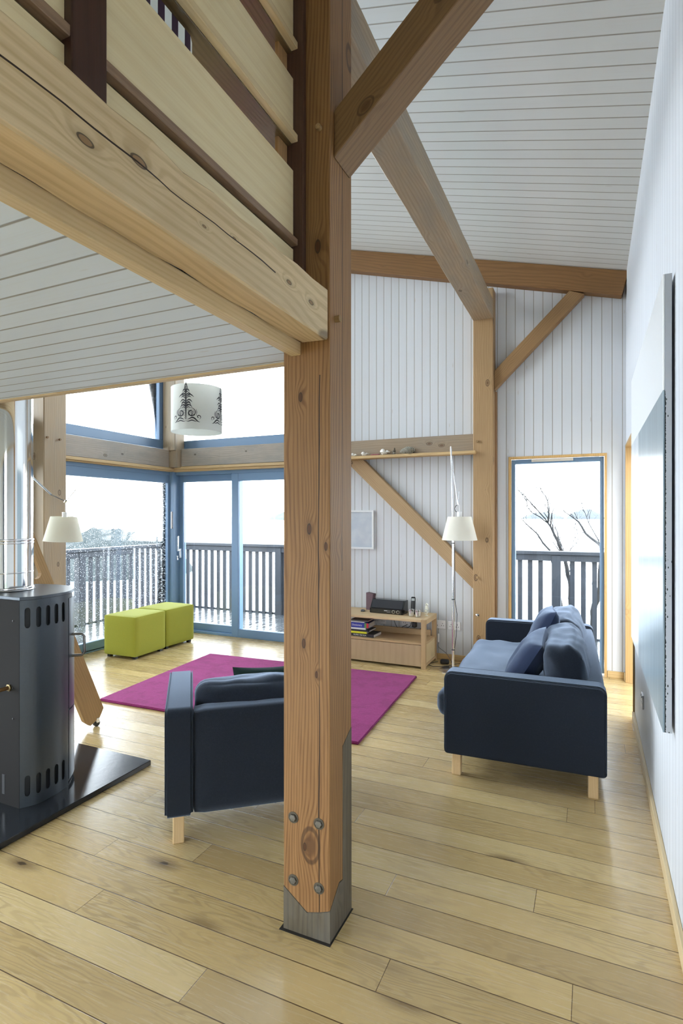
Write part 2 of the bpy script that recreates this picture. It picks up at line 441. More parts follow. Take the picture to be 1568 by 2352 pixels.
# baseboards
struct('baseboard_right', boxm(.272, XW, -.5, 4.60, 0, .062, .003), wood((.66, .52, .31), (.56, .41, .22), 'y', knots=0., rings=80.))
struct('baseboard_right.001', boxm(.272, XW, 5.62, YW, 0, .062, .003), wood((.66, .52, .31), (.56, .41, .22), 'y', knots=0., rings=80.))
struct('baseboard_far', boxm(.135, .272, YW-.02, YW, 0, .062, .003), wood(*PINE, 'x', knots=0.))
struct('baseboard_far.001', boxm(-2.95, -.76, YW-.02, YW, 0, .062, .003), wood(*PINE, 'x', knots=0.))
# doorway lining in the right wall
PZ = wood((.66, .42, .17), (.52, .30, .10), 'z', knots=.2)
bm = BM(); add_box(bm, XW-.012, XW+.16, 4.60, 4.62, 0, 2.14, .002); add_box(bm, XW-.012, XW+.16, 5.60, 5.62, 0, 2.14, .002)
add_box(bm, XW-.012, XW+.16, 4.60, 5.62, 2.12, 2.145, .002)
struct('door_3', bm, wood((.48, .31, .13), (.38, .22, .08), 'z', knots=.2))

# ---- right-hand tall window in the far wall
x0, x1 = -.755, .131
bm = BM()
add_box(bm, x0, x0+.022, YW-.014, YW+.05, 0, 2.092, .002); add_box(bm, x1-.022, x1, YW-.014, YW+.05, 0, 2.092, .002)
add_box(bm, x0+.022, x1-.022, YW-.014, YW+.05, 2.068, 2.092, .002)
w1 = struct('window_1', bm, PZ)
bm = BM()
xa, xb = x0+.024, x1-.024
add_box(bm, xa, xa+.035, YW+.03, YW+.10, .02, 2.066, .003); add_box(bm, xb-.035, xb, YW+.03, YW+.10, .02, 2.066, .003)
add_box(bm, xa+.035, xb-.035, YW+.03, YW+.10, 2.022, 2.066, .003); add_box(bm, xa+.035, xb-.035, YW+.03, YW+.10, .02, .10, .003)
struct('window_frame', bm, BLUE, w1)
struct('window_vent', boxm(-.54, -.16, YW+.012, YW+.03, 2.036, 2.062, .003), plain((.62, .58, .50), .5, name='vent_plastic'), w1)
struct('window_pane', boxm(xa+.03, xb-.03, YW+.06, YW+.064, .09, 2.03), glass(), w1)

# ---- far glazing (left part of the far wall): sliding doors
def ring(bm, x0, x1, y0, y1, z0, z1, sl, sr, st, sb):
    add_box(bm, x0, x0+sl, y0, y1, z0, z1, .003); add_box(bm, x1-sr, x1, y0, y1, z0, z1, .003)
    add_box(bm, x0+sl, x1-sr, y0, y1, z1-st, z1, .003); add_box(bm, x0+sl, x1-sr, y0, y1, z0, z0+sb, .003)
GX1 = -2.95
bm = BM()
add_box(bm, XL, GX1, YW-.01, YW+.13, 2.035, 2.08, .003); add_box(bm, XL, GX1, YW-.01, YW+.13, 0, .03, .003)
add_box(bm, GX1-.04, GX1, YW-.01, YW+.13, .03, 2.035, .003)
fd = struct('door_1', bm, BLUE)
bm = BM(); ring(bm, -4.962, -4.0, YW+.055, YW+.115, .03, 2.035, .06, .05, .085, .085); struct('fixed_panel_frame', bm, BLUE, fd)
struct('fixed_panel_glass', boxm(-4.90, -4.04, YW+.083, YW+.089, .11, 1.96), glass(), fd)
bm = BM(); ring(bm, -4.085, GX1-.04, YW-.012, YW+.05, .015, 2.035, .098, .08, .095, .09); struct('sliding_panel_frame', bm, BLUE, fd)
struct('sliding_panel_glass', boxm(-4.0, GX1-.11, YW+.016, YW+.022, .1, 1.95), glass(), fd)
# ---- left glazing
bm = BM()
add_box(bm, XL-.13, XL+.01, 3.98, YW, 2.035, 2.08, .003); add_box(bm, XL-.13, XL+.01, 3.98, YW, 0, .03, .003)
ld = struct('door_2', bm, BLUE)
def ringx(bm, y0, y1, x0, x1, z0, z1, sl, sr, st, sb):
    add_box(bm, x0, x1, y0, y0+sl, z0, z1, .003); add_box(bm, x0, x1, y1-sr, y1, z0, z1, .003)
    add_box(bm, x0, x1, y0+sl, y1-sr, z1-st, z1, .003); add_box(bm, x0, x1, y0+sl, y1-sr, z0, z0+sb, .003)
bm = BM(); ringx(bm, 3.98, YW-.005, XL-.05, XL+.01, .015, 2.035, .05, .09, .10, .10); struct('sliding_panel_frame', bm, BLUE, ld)
struct('sliding_panel_glass', boxm(XL-.022, XL-.018, 4.02, YW-.085, .10, 1.95), glass(name='rainy_glass', rain=1.0), ld)
struct('corner_stile', boxm(XL-.03, XL+.07, YW-.07, YW+.13, .0, 2.08, .004), BLUE, ld)
struct('trim_6', boxm(XL-.14, XL-.015, YW-.16, YW+.14, 2.08, roofz(XL)-.12, .003), BLUE)
struct('trim_7', boxm(XL-.14, XL-.035, YW-.0, YW+.14, 0, 2.08, .003), BLUE)
# further glazing to the left of the left post
bm = BM(); ringx(bm, 1.2, 3.72, XL-.08, XL+.0, .0, 2.08, .07, .05, .10, .10); add_box(bm, XL-.08, XL, 2.44, 2.50, .1, 1.98, .003)
lw = struct('window_2', bm, BLUE)
struct('window_pane', boxm(XL-.042, XL-.038, 1.25, 3.69, .10, 1.98), glass(name='rainy_glass2', rain=.6), lw)

# handles and keys on the corner stiles
bm = BM(); add_box(bm, -.012, .012, 0, .008, -.035, .075, .002); add_tube(bm, [(0, .0, 0), (0, -.045, 0)], .008, 10)
add_box(bm, -.010, .010, -.056, -.040, -.012, .185, .003)
hd = finish('door_handle', bm, CHROME, ld, loc=(XL+.085, YW-.105, 1.375), rot=(0, 0, R(40))); 
bm = BM(); add_box(bm, -.012, .012, 0, .008, -.10, .02, .002); add_tube(bm, [(0, .0, 0), (0, -.045, 0)], .008, 10)
add_box(bm, -.010, .010, -.056, -.040, -.012, .185, .003)
finish('door_handle', bm, CHROME, fd, loc=(XL+.145, YW-.025, 1.06), rot=(0, 0, R(10)))
ky = BM(); add_lathe(ky, [(.0, -.004), (.011, -.004), (.011, .002), (0, .002)], 12); add_box(ky, -.004, .004, -.001, .001, -.05, -.005); add_box(ky, .004, .010, -.001, .001, -.05, -.03)
finish('door_key', ky, CHROME, fd, loc=(XL+.135, YW-.06, .985), rot=(0, 0, R(20)))

# ---- upper glazing above the sill beams
bm = BM(); zt = roofz(-3.95)
add_box(bm, XL, GX1, YW+.02, YW+.10, 2.375, 2.485, .004)
add_box(bm, GX1-.05, GX1, YW+.02, YW+.10, 2.485, roofz(GX1)-.02, .004); add_box(bm, XL, XL+.05, YW+.02, YW+.10, 2.485, roofz(XL)-.02, .004)
add_prism(bm, [(XL+.05, roofz(XL+.05)-.14), (GX1-.05, roofz(GX1-.05)-.14), (GX1-.05, roofz(GX1-.05)-.02), (XL+.05, roofz(XL+.05)-.02)], 'y', YW+.02, YW+.10)
uw = struct('window_3', bm, BLUE)
bm = BM(); add_prism(bm, [(XL+.04, 2.47), (GX1-.04, 2.47), (GX1-.04, roofz(GX1)-.1), (XL+.04, roofz(XL)-.1)], 'y', YW+.058, YW+.062)
struct('window_pane', bm, glass(), uw)
bm = BM()
add_box(bm, XL-.10, XL-.02, 1.2, YW, 2.375, 2.485, .004); zt = roofz(XL)-.03
add_box(bm, XL-.10, XL-.02, YW-.22, YW-.17, 2.485, zt, .004); add_box(bm, XL-.10, XL-.02, 1.2, YW-.17, zt-.1, zt, .004); add_box(bm, XL-.10, XL-.02, 1.2, 1.27, 2.485, zt-.1, .004)
uw2 = struct('window_4', bm, BLUE)
struct('window_pane', boxm(XL-.062, XL-.058, 1.25, YW-.18, 2.47, zt-.08), glass(name='rainy_glass3', rain=.45), uw2)
struct('wall_left.001', boxm(XL-.14, XL-.02, 1.2, 3.72, 2.08, 2.375), PW)
# unseen windows added behind the viewpoint to let in fill daylight
for k, (pl, a, b, c, d) in enumerate([('y', -4.6, -2.1, .05, 2.02), ('x', -2.2, 1.0, .05, 2.0)]):
    bm = BM(); n = 3
    if pl == 'y':
        ring(bm, a, b, YB-.10, YB-.03, c, d, .06, .06, .07, .07)
        for q in range(1, n): add_box(bm, a+(b-a)*q/n-.03, a+(b-a)*q/n+.03, YB-.10, YB-.03, c+.07, d-.07, .003)
        w_ = struct('window_%d' % (5+k), bm, BLUE); struct('window_pane', boxm(a+.03, b-.03, YB-.067, YB-.063, c+.03, d-.03), glass(), w_)
    else:
        ringx(bm, a, b, XL-.10, XL-.03, c, d, .06, .06, .07, .07); add_box(bm, XL-.10, XL-.03, (a+b)/2-.03, (a+b)/2+.03, c+.07, d-.07, .003)
        w_ = struct('window_%d' % (5+k), bm, BLUE); struct('window_pane', boxm(XL-.067, XL-.063, a+.03, b-.03, c+.03, d-.03), glass(), w_)

bm = BM(); ringx(bm, -2.3, -.5, XW+.03, XW+.10, .05, 3.2, .06, .06, .07, .07); add_box(bm, XW+.03, XW+.10, -2.24, -.56, 2.05, 2.11, .003)
w_ = struct('window_7', bm, BLUE); struct('window_pane', boxm(XW+.063, XW+.067, -2.27, -.53, .08, 3.17), glass(), w_)
# ---- sill beams, trims and posts of the glazed corner
GREY = dict(light=(.36, .31, .26), dark=(.25, .21, .17), grey=.75, knots=.8)
timber('sill_beam', (-4.82, YW-.03, 2.255), (-3.04, YW-.03, 2.255), .10, .225, wood(axis='z', knotscale=5.0, **GREY), 'weathered grey timber sill beam above the far sliding doors, full of dark knots', 'beam', wob=.004)
timber('sill_beam', (XL+.01, 3.98, 2.24), (XL+.01, 5.57, 2.24), .16, .225, wood(axis='z', knotscale=4.6, **GREY), 'weathered timber sill beam above the rain-spotted left door', 'beam', wob=.004)
TP = wood((.58, .42, .22), (.44, .29, .13), 'x', knots=.15)
bm = BM(); add_box(bm, XL+.06, -2.95, YW-.075, YW+.02, 2.108, 2.142, .003); add_box(bm, XL+.03, -2.95, YW-.05, YW+.02, 2.078, 2.108, .003); struct('trim_3', bm, TP)
bm = BM(); add_box(bm, XL, XL+.095, 3.98, YW-.075, 2.095, 2.128, .003); add_box(bm, XL, XL+.06, 3.98, YW-.05, 2.08, 2.095, .003); struct('trim_4', bm, wood((.58, .42, .22), (.44, .29, .13), 'y', knots=.15))
bm = BM(); add_box(bm, XL-.01, XL+.19, YW-.17, YW+.01, 2.34, roofz(-4.84)-.03, .006); add_box(bm, XL-.02, -4.83, 5.575, YW, 2.13, 2.36, .003); add_prism(bm, [(XL+.04, YW-.01), (XL+.06, YW-.12), (XL+.13, YW-.13), (XL+.19, YW-.01)], 'z', 2.13, 2.35)
tag(finish('corner_post', bm, wood(axis='z', light=(.42, .33, .22), dark=(.30, .22, .14), grey=.5, knots=.6)), 'weathered corner post between the two upper windows, behind the patterned drum pendant', 'post')
bm = boxm(XL-.02, -4.86, 3.72, 3.975, 0, roofz(-4.86)-.03, .008)
lp = thing('timber_post', 'wooden post at the left behind the steel flue and the hanging lamp shade', 'post', (0, 0, 0))
finish('post_shaft', bm, wood((.36, .27, .17), (.25, .17, .09), 'z', grey=.25, knots=.7), lp)
for y_, z_ in ((3.755, 2.275), (3.895, 2.27)):
    b_ = BM(); add_tube(b_, [(-4.87, y_, z_), (-4.845, y_, z_)], .011, 10); finish('peg', b_, wood((.22, .13, .06), (.12, .07, .03), 'x'), lp)

# ================================================================== MAIN FRAME
BEAM_KNOTS = ((1.02, -0.02, 0.0079), (0.889, 0.018, 0.0094), (0.127, -0.002, 0.0065), (0.272, 0.009, 0.0058), (0.556, 0.013, 0.0029), (0.68, -0.015, 0.0029))
POST_KNOTS = ((1.455, 0.012, 0.008), (1.394, 0.078, 0.006), (1.045, -0.01, 0.007), (0.939, 0.041, 0.005), (0.318, -0.006, 0.006), (2.251, 0.033, 0.006), (2.455, 0.046, 0.01), (1.928, -0.023, 0.007))
PX0, PX1, PY0, PY1 = -1.022, -.835, 1.75, 1.942
def rzp(x): return roofz(x)-.0
mp = thing('timber_post', 'large square fir post in the foreground, pegged and bolted to a grey weathered foot', 'post', ((PX0+PX1)/2, (PY0+PY1)/2, 0))
cx_, cy_ = (PX0+PX1)/2, (PY0+PY1)/2
def loft_x(stations):
    """stations: list of (x, [(y,z)...]) with equal counts"""
    bm = BM(); rs = [[bm.verts.new((x-cx_, y-cy_, z)) for y, z in P_] for x, P_ in stations]
    n = len(rs[0])
    for A, B_ in zip(rs, rs[1:]):
        for k in range(n): bm.faces.new((A[k], A[(k+1) % n], B_[(k+1) % n], B_[k]))
    bm.faces.new(rs[0][::-1]); bm.faces.new(rs[-1]); return bm
YM = 1.858; TOPZ = roofz(-.93)-.05
st_u, st_f = [], []
for x, zf in ((PX0, .155), (PX0+.058, .112), (PX0+.097, .083), (PX0+.15, .098), (PX1, .112)):
    zs = .165; z2, z3 = .655, .700
    st_u.append((x, [(PY0, zf+.004), (YM-.03, zf+.06), (YM, zs), (YM, z2), (PY1, z3), (PY1, TOPZ), (PY0, TOPZ)]))
    st_f.append((x, [(PY0, 0), (PY1, 0), (PY1, z3-.003), (YM+.002, z2-.003), (YM+.002, zs-.004), (YM-.03, zf+.054), (PY0, zf)]))
def bev_vert(bm, off=.004):
    es = [e for e in bm.edges if e.calc_length() > 1.0]
    bmesh.ops.bevel(bm, geom=es, offset=off, segments=2, profile=.5, affect='EDGES'); return bm
MAINW = wood((.33, .175, .068), (.13, .055, .018), 'z', knots=.8, crack=(('x', .052, .09, 2.0), ('y', .01, 1.3, 4.2)), rings=75., knotscale=2.2, ringmix=.7, spots=POST_KNOTS, spot_axis='x')
finish('post_shaft', bev_vert(loft_x(st_u)), MAINW, mp)
finish('post_foot', loft_x(st_f), wood((.13, .105, .07), (.05, .042, .03), 'z', grey=.35, knots=.3, rings=50.), mp)
for (bx, bz) in ((-.981, .413), (-.878, .413), (-.981, .175+.012), (-.878, .185)):
    b_ = BM(); add_lathe(b_, [(.0195, .0005), (.0195, .003), (.017, .003)], 20)
    b_ = BM(); rr = add_lathe(b_, [(.0205, .0), (.0205, .0025), (.0165, .0028), (.0165, .0016), (.001, .0016)], 24)
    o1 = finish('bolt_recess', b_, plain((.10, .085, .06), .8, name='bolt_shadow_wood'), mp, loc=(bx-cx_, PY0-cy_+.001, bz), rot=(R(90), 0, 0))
    b_ = BM(); add_lathe(b_, [(.0135, .001), (.0135, .006), (.0115, .0085), (0.0005, .009)], 6, smooth=False)
    finish('bolt_head', b_, plain((.20, .19, .165), .5, .7, nz=.4, nscale=200, name='zinc'), o1)
b_ = BM(); add_tube(b_, [(-.86+.02-cx_, PY0+.045-cy_, 2.205), (-.815-cx_, PY0+.045-cy_, 2.205)], .0125, 12)
finish('peg', b_, wood((.30, .19, .08), (.20, .12, .05), 'x'), mp)
b_ = BM(); add_tube(b_, [(-.875-cx_, PY0+.005-cy_, 2.87), (-.875-cx_, PY0-.015-cy_, 2.87)], .010, 12)
finish('peg', b_, wood((.50, .33, .15), (.30, .2, .1), 'y'), mp)
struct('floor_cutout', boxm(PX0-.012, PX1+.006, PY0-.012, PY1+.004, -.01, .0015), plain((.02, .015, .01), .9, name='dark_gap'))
def brace(name, poly, y0, y1, mat, label):
    d = Vector(poly[1])-Vector(poly[0]); a = math.atan2(d.x, d.y); c = Vector(poly[0])
    # local z along the brace, local x across
    ca, sa = math.cos(a), math.sin(a)
    loc = [((p[0]-c.x)*ca-(p[1]-c.y)*sa, (p[0]-c.x)*sa+(p[1]-c.y)*ca) for p in poly]
    bm = BM(); add_prism(bm, loc, 'y', 0, y1-y0); bmesh.ops.bevel(bm, geom=bm.edges[:], offset=.003, segments=1, affect='EDGES')
    return tag(finish(name, bm, mat, loc=(c.x, y0, c.y), rot=(0, a, 0)), label, 'brace')
# main loft beam towards the viewer
timber('loft_beam', (-.895, 1.749, 2.207), (-.895, YB, 2.207), .108, .178, wood((.70, .53, .31), (.48, .33, .16), 'z', knots=.75, rings=42., crack=(('y', .012, .35, 3.2),), knotscale=1.2, ringmix=.75, spots=BEAM_KNOTS, spot_axis='y'), 'big pale knotty beam carrying the loft, running from the post to the upper left', 'beam', wob=.012, bev=.005)
# knee brace at the main post
brace('knee_brace', [(-.834, 2.775), (-.06, 3.456), (-.06, 3.624), (-.834, 2.943)], 1.78, 1.92, wood((.27, .155, .066), (.15, .08, .034), 'z', knots=.7, rings=50.), 'diagonal knee brace rising right from the foreground post')
timber('rafter', (-.80, 1.85, roofz(-.83)-.09), (XW-.005, 1.85, roofz(XW)-.09), .18, .15, fir('z'), 'sloping rafter under the ceiling above the foreground post', 'beam')
# tie beam along the depth
timber('tie_beam', (-.982, 5.585, 3.547), (-.982, YB, 3.547), .196, .188, wood((.42, .32, .215), (.26, .18, .11), 'z', knots=.7, grey=.4, rings=48., knotscale=3.2), 'long greyish tie beam running overhead towards the far wall post', 'beam', wob=.006)
# far wall framing
fp = thing('timber_post', 'fir post on the far wall between the floor lamp and the tall window', 'post', (-.98, 5.653, 0))
finish('post_shaft', boxm(-.098, .098, -.075, .075, 0, roofz(-.9)-.29, .006), wood((.42, .27, .135), (.28, .16, .07), 'z', knots=.85, rings=55., knotscale=4.0), fp)
for zz, rr_, m_ in ((2.245, .012, wood((.34, .22, .1), (.2, .12, .05), 'y')), (.893, .012, wood((.40, .26, .12), (.26, .16, .07), 'y'))):
    b_ = BM(); add_tube(b_, [(-.055, -.07, zz), (-.055, -.10, zz)], rr_, 12); finish('peg', b_, m_, fp)
b_ = BM(); add_lathe(b_, [(.018, 0), (.017, .006), (.006, .011), (.001, .012)], 20); finish('bolt_cap', b_, CHROME, fp, loc=(-.055, -.0745, .515), rot=(R(90), 0, 0))
struct('trim_5', boxm(-.882, -.866, 5.69, YW, 0, 2.75, .001), wood((.34, .20, .10), (.22, .12, .06), 'z'))
DF = wood((.26, .135, .052), (.16, .08, .03), 'z', knots=.7, rings=40., knotscale=4.0)
a_ = math.atan(.267)
def slope_beam():
    bm = BM(); x0, x1 = -2.95, XW-.002
    add_prism(bm, [(x0, roofz(x0)-.225), (x1, roofz(x1)-.225), (x1, roofz(x1)-.002), (x0, roofz(x0)-.002)], 'y', 5.625, YW-.001)
    return bm
L_ = (XW+2.95)/math.cos(a_)
timber('wall_plate_beam', (-2.95, 5.678, roofz(-2.95)-.116), (XW-.01, 5.678, roofz(XW-.01)-.116), .105, .222, DF, 'dark brown sloping beam at the top of the far wall, under the ceiling', 'beam')
brace('wall_brace', [(-.880, 2.755), (-.06, 3.575), (-.19, 3.625), (-.880, 2.945)], 5.63, 5.715, wood((.34, .20, .09), (.20, .11, .045), 'z', knots=.8), 'short diagonal brace on the far wall above the tall window')
timber('wall_rail', (-2.87, 5.68, 2.237), (-1.079, 5.68, 2.237), .10, .19, wood((.36, .27, .185), (.25, .175, .11), 'z', knots=.7, grey=.35, knotscale=4.5), 'horizontal timber rail on the far wall behind the little shelf', 'beam')
brace('wall_brace', [(-2.50, 2.121), (-1.080, .762), (-1.080, .952), (-2.285, 2.121)], 5.63, 5.715, wood((.46, .31, .165), (.32, .20, .095), 'z', knots=.8), 'long diagonal brace on the far wall crossing behind the floor lamp')
tag(finish('display_shelf', boxm(-2.87, -1.045, 5.52, 5.645, 2.122, 2.152, .004), wood((.60, .42, .21), (.46, .29, .13), 'x', knots=.5)), 'narrow wooden shelf holding shells, fixed to the far wall rail', 'shelf')
timber('timber_post', (-2.97, 5.66, 0), (-2.97, 5.66, roofz(-2.97)-.23), .18, .15, fir('z'), 'far wall post hidden behind the big foreground post, beside the sliding door', 'post')

# ---- loft balustrade
bl = thing('loft_balustrade', 'loft balustrade of pale horizontal boards and rails with dark posts, above the big beam', 'balustrade', (0, 0, 0))
PB = wood((.84, .70, .43), (.72, .55, .29), 'y', knots=.0, rings=26., ringmix=.45, rough=.4)
PR = wood((.72, .56, .32), (.56, .40, .20), 'y', knots=.0, rings=60., rough=.35)
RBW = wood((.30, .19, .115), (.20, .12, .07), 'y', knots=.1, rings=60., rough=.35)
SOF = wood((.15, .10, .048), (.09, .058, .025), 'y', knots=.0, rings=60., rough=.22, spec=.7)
yN, yF = -2.5, 1.722
for i, (z0, z1) in enumerate(((2.299, 2.449), (2.484, 2.729), (2.853, 3.055), (3.18, 3.40), (3.53, 3.74))):
    finish('board', boxm(-.985, -.965, yN, yF, z0, z1, .002), PB, bl)
for i, (z0, z1) in enumerate(((2.455, 2.483), (2.823, 2.852), (3.152, 3.18), (3.50, 3.53))):
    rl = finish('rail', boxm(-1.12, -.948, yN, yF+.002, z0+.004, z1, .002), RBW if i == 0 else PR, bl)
    finish('rail_soffit', boxm(-1.12, -.972, yN, yF, z0-.002, z0+.004, .001), SOF, rl)  # brown board added under the rail; its dark colour also holds underside shade
DW = wood(*DARKWOOD, 'z', knots=.0, rings=50., rough=.4)
finish('newel_post', boxm(-1.03, -.943, .784, .873, 2.297, 3.9, .003), DW, bl)
finish('newel_post', boxm(-1.03, -.928, 1.725, 1.7485, 2.297, 3.9, .002), wood((.10, .05, .03), (.06, .03, .02), 'z', knots=.0), bl)
finish('end_batten', boxm(-1.005, -.99, 1.66, 1.722, 2.30, 3.9, .002), wood((.46, .27, .12), (.32, .18, .08), 'z', knots=.0), bl)
struct('floor_loft', boxm(XL+.02, -1.05, YB, 1.87, 2.28, 2.30), FL)
# striped box standing behind the second board
s_ = NT('striped_card'); c_ = s_.sep(s_.coord('Object'))
k_ = s_.math('LESS_THAN', s_.math('FRACT', s_.math('DIVIDE', s_.math('ADD', c_[1], 3.014), .0505)), .49)
s_.bsdf(s_.mix(k_, (.80, .84, .80), (.035, .012, .035)), .6)
bm = BM(); add_prism(bm, [(-1.05, .60), (-.992, .60), (-.992, 1.20), (-1.004, 1.222), (-1.05, 1.222)], 'z', 2.486, 2.806)
tag(finish('striped_box', bm, s_.m), 'black and white striped box on the loft rail, peeping over the board', 'box')

# ================================================================== FURNITURE
def upholstered(name, label, cat, loc, rz, Wd, Dp, arm, leg_h, top, seats, back_h, seatfront, legs_w=.05, cush_bulge=.03):
    """local frame: x across (0..Wd) along the back, y from back (0) to front (Dp)"""
    t = thing(name, label, cat, loc, rz)
    H = top-leg_h
    def prof(y0, y1, z0, z1, r_=.045, n=6):
        out = []
        for (cy0, cz0, a0) in ((y1-r_, z1-r_, 0), (y0+r_, z1-r_, 90), (y0+.02, z0+.02, 180), (y1-.02, z0+.02, 270)):
            rr = r_ if a0 < 100 else .02
            for q in range(n+1):
                a = R(a0+90*q/n); out.append((cy0+math.cos(a)*rr, cz0+math.sin(a)*rr))
        return out
    for x in (arm/2, Wd-arm/2):
        bm = BM(); add_prism(bm, prof(0, Dp, leg_h, top), 'x', x-arm/2, x+arm/2)
        bmesh.ops.bevel(bm, geom=[e for e in bm.edges if abs(e.verts[0].co.x-e.verts[1].co.x) < 1e-5], offset=.012, segments=3, affect='EDGES')
        for f in bm.faces: f.smooth = True
        finish('armrest', bm, NAVY, t)
        for sgn in (-1, 1):
            xo = x+sgn*(arm/2-.004); P_ = prof(.004, Dp-.004, leg_h+.004, top-.004)[:14]; P_ = [(Dp-.004, leg_h+.03)]+P_+[(.004, leg_h+.03)]
            b_ = BM(); add_tube(b_, [(xo, a, b) for a, b in P_], .0035, 6); finish('piping', b_, NAVY, t)
    finish('back', soft(Wd-2*arm+.01, .12, H-.012, .03, 9, (0, .004, 0), c=(Wd/2, .062, leg_h+H/2-.006)), NAVY, t)
    finish('base', soft(Wd-2*arm+.01, Dp-.12, .16, .02, 6, c=(Wd/2, .12+(Dp-.12)/2, leg_h+.085)), NAVY, t)
    finish('seat_cushion', soft(Wd-2*arm-.005, seatfront-.18, .16, .055, 22, (0, 0, .02), wr=.012, seed=3, c=(Wd/2, .18+(seatfront-.18)/2, leg_h+.235)), NAVY, t)
    ww = (Wd-2*arm-.01)/seats
    for i in range(seats):
        bmq = soft(ww-.01, .20, back_h-.42, .06, 22, (0, .035, .012), wr=.016, seed=i+9, wf=8.0, c=(0, 0, 0))
        finish('back_cushion', bmq, NAVY, t, loc=(arm+.005+ww*(i+.5), .20, .42+(back_h-.42)/2+.0), rot=(R(-10), 0, 0))
    for x in (.035, Wd-.035-legs_w):
        for y in (.04, Dp-.04-legs_w):
            finish('leg', boxm(x, x+legs_w, y, y+legs_w, 0, leg_h+.01, .003), wood((.70, .50, .27), (.60, .40, .20), 'z', knots=.0, rings=90.), t)
    return t
# sofa: its back (local y=0) faces the right wall -> rotate 90 deg
sofa = upholstered('sofa', 'navy blue wool sofa with pale wooden legs, standing by the right wall', 'sofa', (.075, 3.195, 0), R(92), 1.86, .855, .12, .128, .605, 2, .77, .93)
chair = upholstered('armchair', 'navy armchair seen from behind, partly hidden by the foreground post', 'armchair', (-1.745, 1.935, 0), R(39.5), .865, .69, .125, .135, .625, 1, .685, .74)
def pillow(name, size, th, mat, label, loc, rot, seed=1, cat='cushion'):
    bm = BM(); n = 22
    for sd in (1, -1):
        vs = {}
        for i in range(n+1):
            for j in range(n+1):
                u, v = -1+2*i/n, -1+2*j/n
                pu = 1-.06*(1-abs(v)**2)*0; 
                ex = 1-.07*(1-v*v); ey = 1-.07*(1-u*u)
                h = ((1-u**4)*(1-v**4))**.55*th/2
                w_ = mnoise.noise(Vector((u*2.2+seed, v*2.2, sd*2.0)))*.012*(1-u**4)*(1-v**4)
                vs[i, j] = bm.verts.new((sd*(h+w_), u*size/2*ex, v*size/2*ey))
        for i in range(n):
            for j in range(n):
                f = bm.faces.new((vs[i, j], vs[i+1, j], vs[i+1, j+1], vs[i, j+1])); f.smooth = True
    bmesh.ops.remove_doubles(bm, verts=bm.verts[:], dist=.0005)
    return tag(finish(name, bm, mat, loc=loc, rot=rot), label, cat)
pillow('scatter_cushion', .42, .17, NAVYC, 'smooth blue scatter cushion on the sofa, the nearer of the two', (-.37, 3.62, .585), (R(6), R(30), R(4)), 2)
pillow('scatter_cushion', .44, .16, NAVYC, 'smooth blue scatter cushion standing taller on the sofa, nearer the window', (-.33, 4.22, .640), (R(-3), R(24), R(6)), 5)
pillow('chair_cushion', .46, .14, GREENC, 'dark green cushion poking up over the back of the armchair', (-1.56, 2.60, .465), (0, R(28), R(129.5)), 8)

# rug
rugm = NT('magenta_pile'); v_ = rugm.coord('Object')
n1 = rugm.noise(v_, 220., 3, .7); n2 = rugm.noise(v_, 7., 5, .65); n3 = rugm.noise(v_, 38., 3)
cc = rugm.mix(rugm.map(n1, .3, .7), (.19, .012, .085), (.31, .034, .155)); cc = rugm.mix(rugm.map(n2, .46, .62, 0, .40), cc, (.12, .005, .045))
rugm.bsdf(cc, .95, nrm=rugm.bump(rugm.math('ADD', n1, n3), .6, .006), spec=.05, sheen=.3, tint=(1, .5, .85))
bm = BM(); Q = [(-3.64, 3.285), (-1.39, 3.35), (-1.478, 4.975), (-3.755, 4.865)]
add_prism(bm, Q, 'z', .001, .020)
bmesh.ops.bevel(bm, geom=[e for e in bm.edges], offset=.006, segments=2, affect='EDGES')
tag(finish('rug', bm, rugm.m), 'magenta pile rug on the floor between sofa and armchair', 'rug')

# ottomans
def ottoman(loc, rz, label):
    t = thing('ottoman', label, 'ottoman', loc, rz, 'lime cube ottomans')
    finish('body', soft(.435, .475, .425, .022, 12, (.004, .004, .004), c=(0, 0, .237)), LIME, t)
    for x in (-.17, .17):
        for y in (-.19, .19): finish('foot', boxm(x-.02, x+.02, y-.02, y+.02, 0, .028), BLACK, t)
    return t
o1 = ottoman((-4.55, 4.595, 0), R(2), 'lime green cube ottoman, the nearer one beside the flue')
dup(o1, (-4.57, 5.10, 0), R(-1), 'lime green cube ottoman, the one nearer the glazed corner')

# hearth, stove, flue
tag(finish('hearth_slab', boxm(-4.3, -2.42, .9, 2.57, 0, .03, .003), plain((.022, .025, .030), .14, nz=.3, nscale=30, name='black_slate')), 'black slate hearth slab under the stove', 'hearth')
sv = thing('wood_stove', 'dark grey steel wood stove with rows of slots, on the black hearth at the left', 'stove', (-2.90, 1.87, .03))
def stove_outline(k=1.0, n=40):
    right = [(.28, 0.0), (.318, .065), (.322, .13), (.316, .20), (.297, .262), (.262, .325), (.20, .39), (.12, .435), (.0, .452)]
    # catmull-rom
    P_ = [Vector((a, b)) for a, b in right]; out = [P_[0]]
    for i in range(len(P_)-1):
        p0 = P_[max(i-1, 0)]; p1 = P_[i]; p2 = P_[i+1]; p3 = P_[i+2] if i+2 < len(P_) else Vector((-P_[i][0], P_[i][1]))
        for s_ in range(1, 6):
            t_ = s_/5; out.append(.5*((2*p1)+(-p0+p2)*t_+(2*p0-5*p1+4*p2-p3)*t_*t_+(-p0+3*p1-3*p2+p3)*t_**3))
    left = [Vector((-q[0], q[1])) for q in out[-2::-1]]
    pts = out+left
    c = Vector((0, .22)); return [tuple(c+(p-c)*k) for p in pts]
O_ = stove_outline(); H0, H1 = .0, 1.06
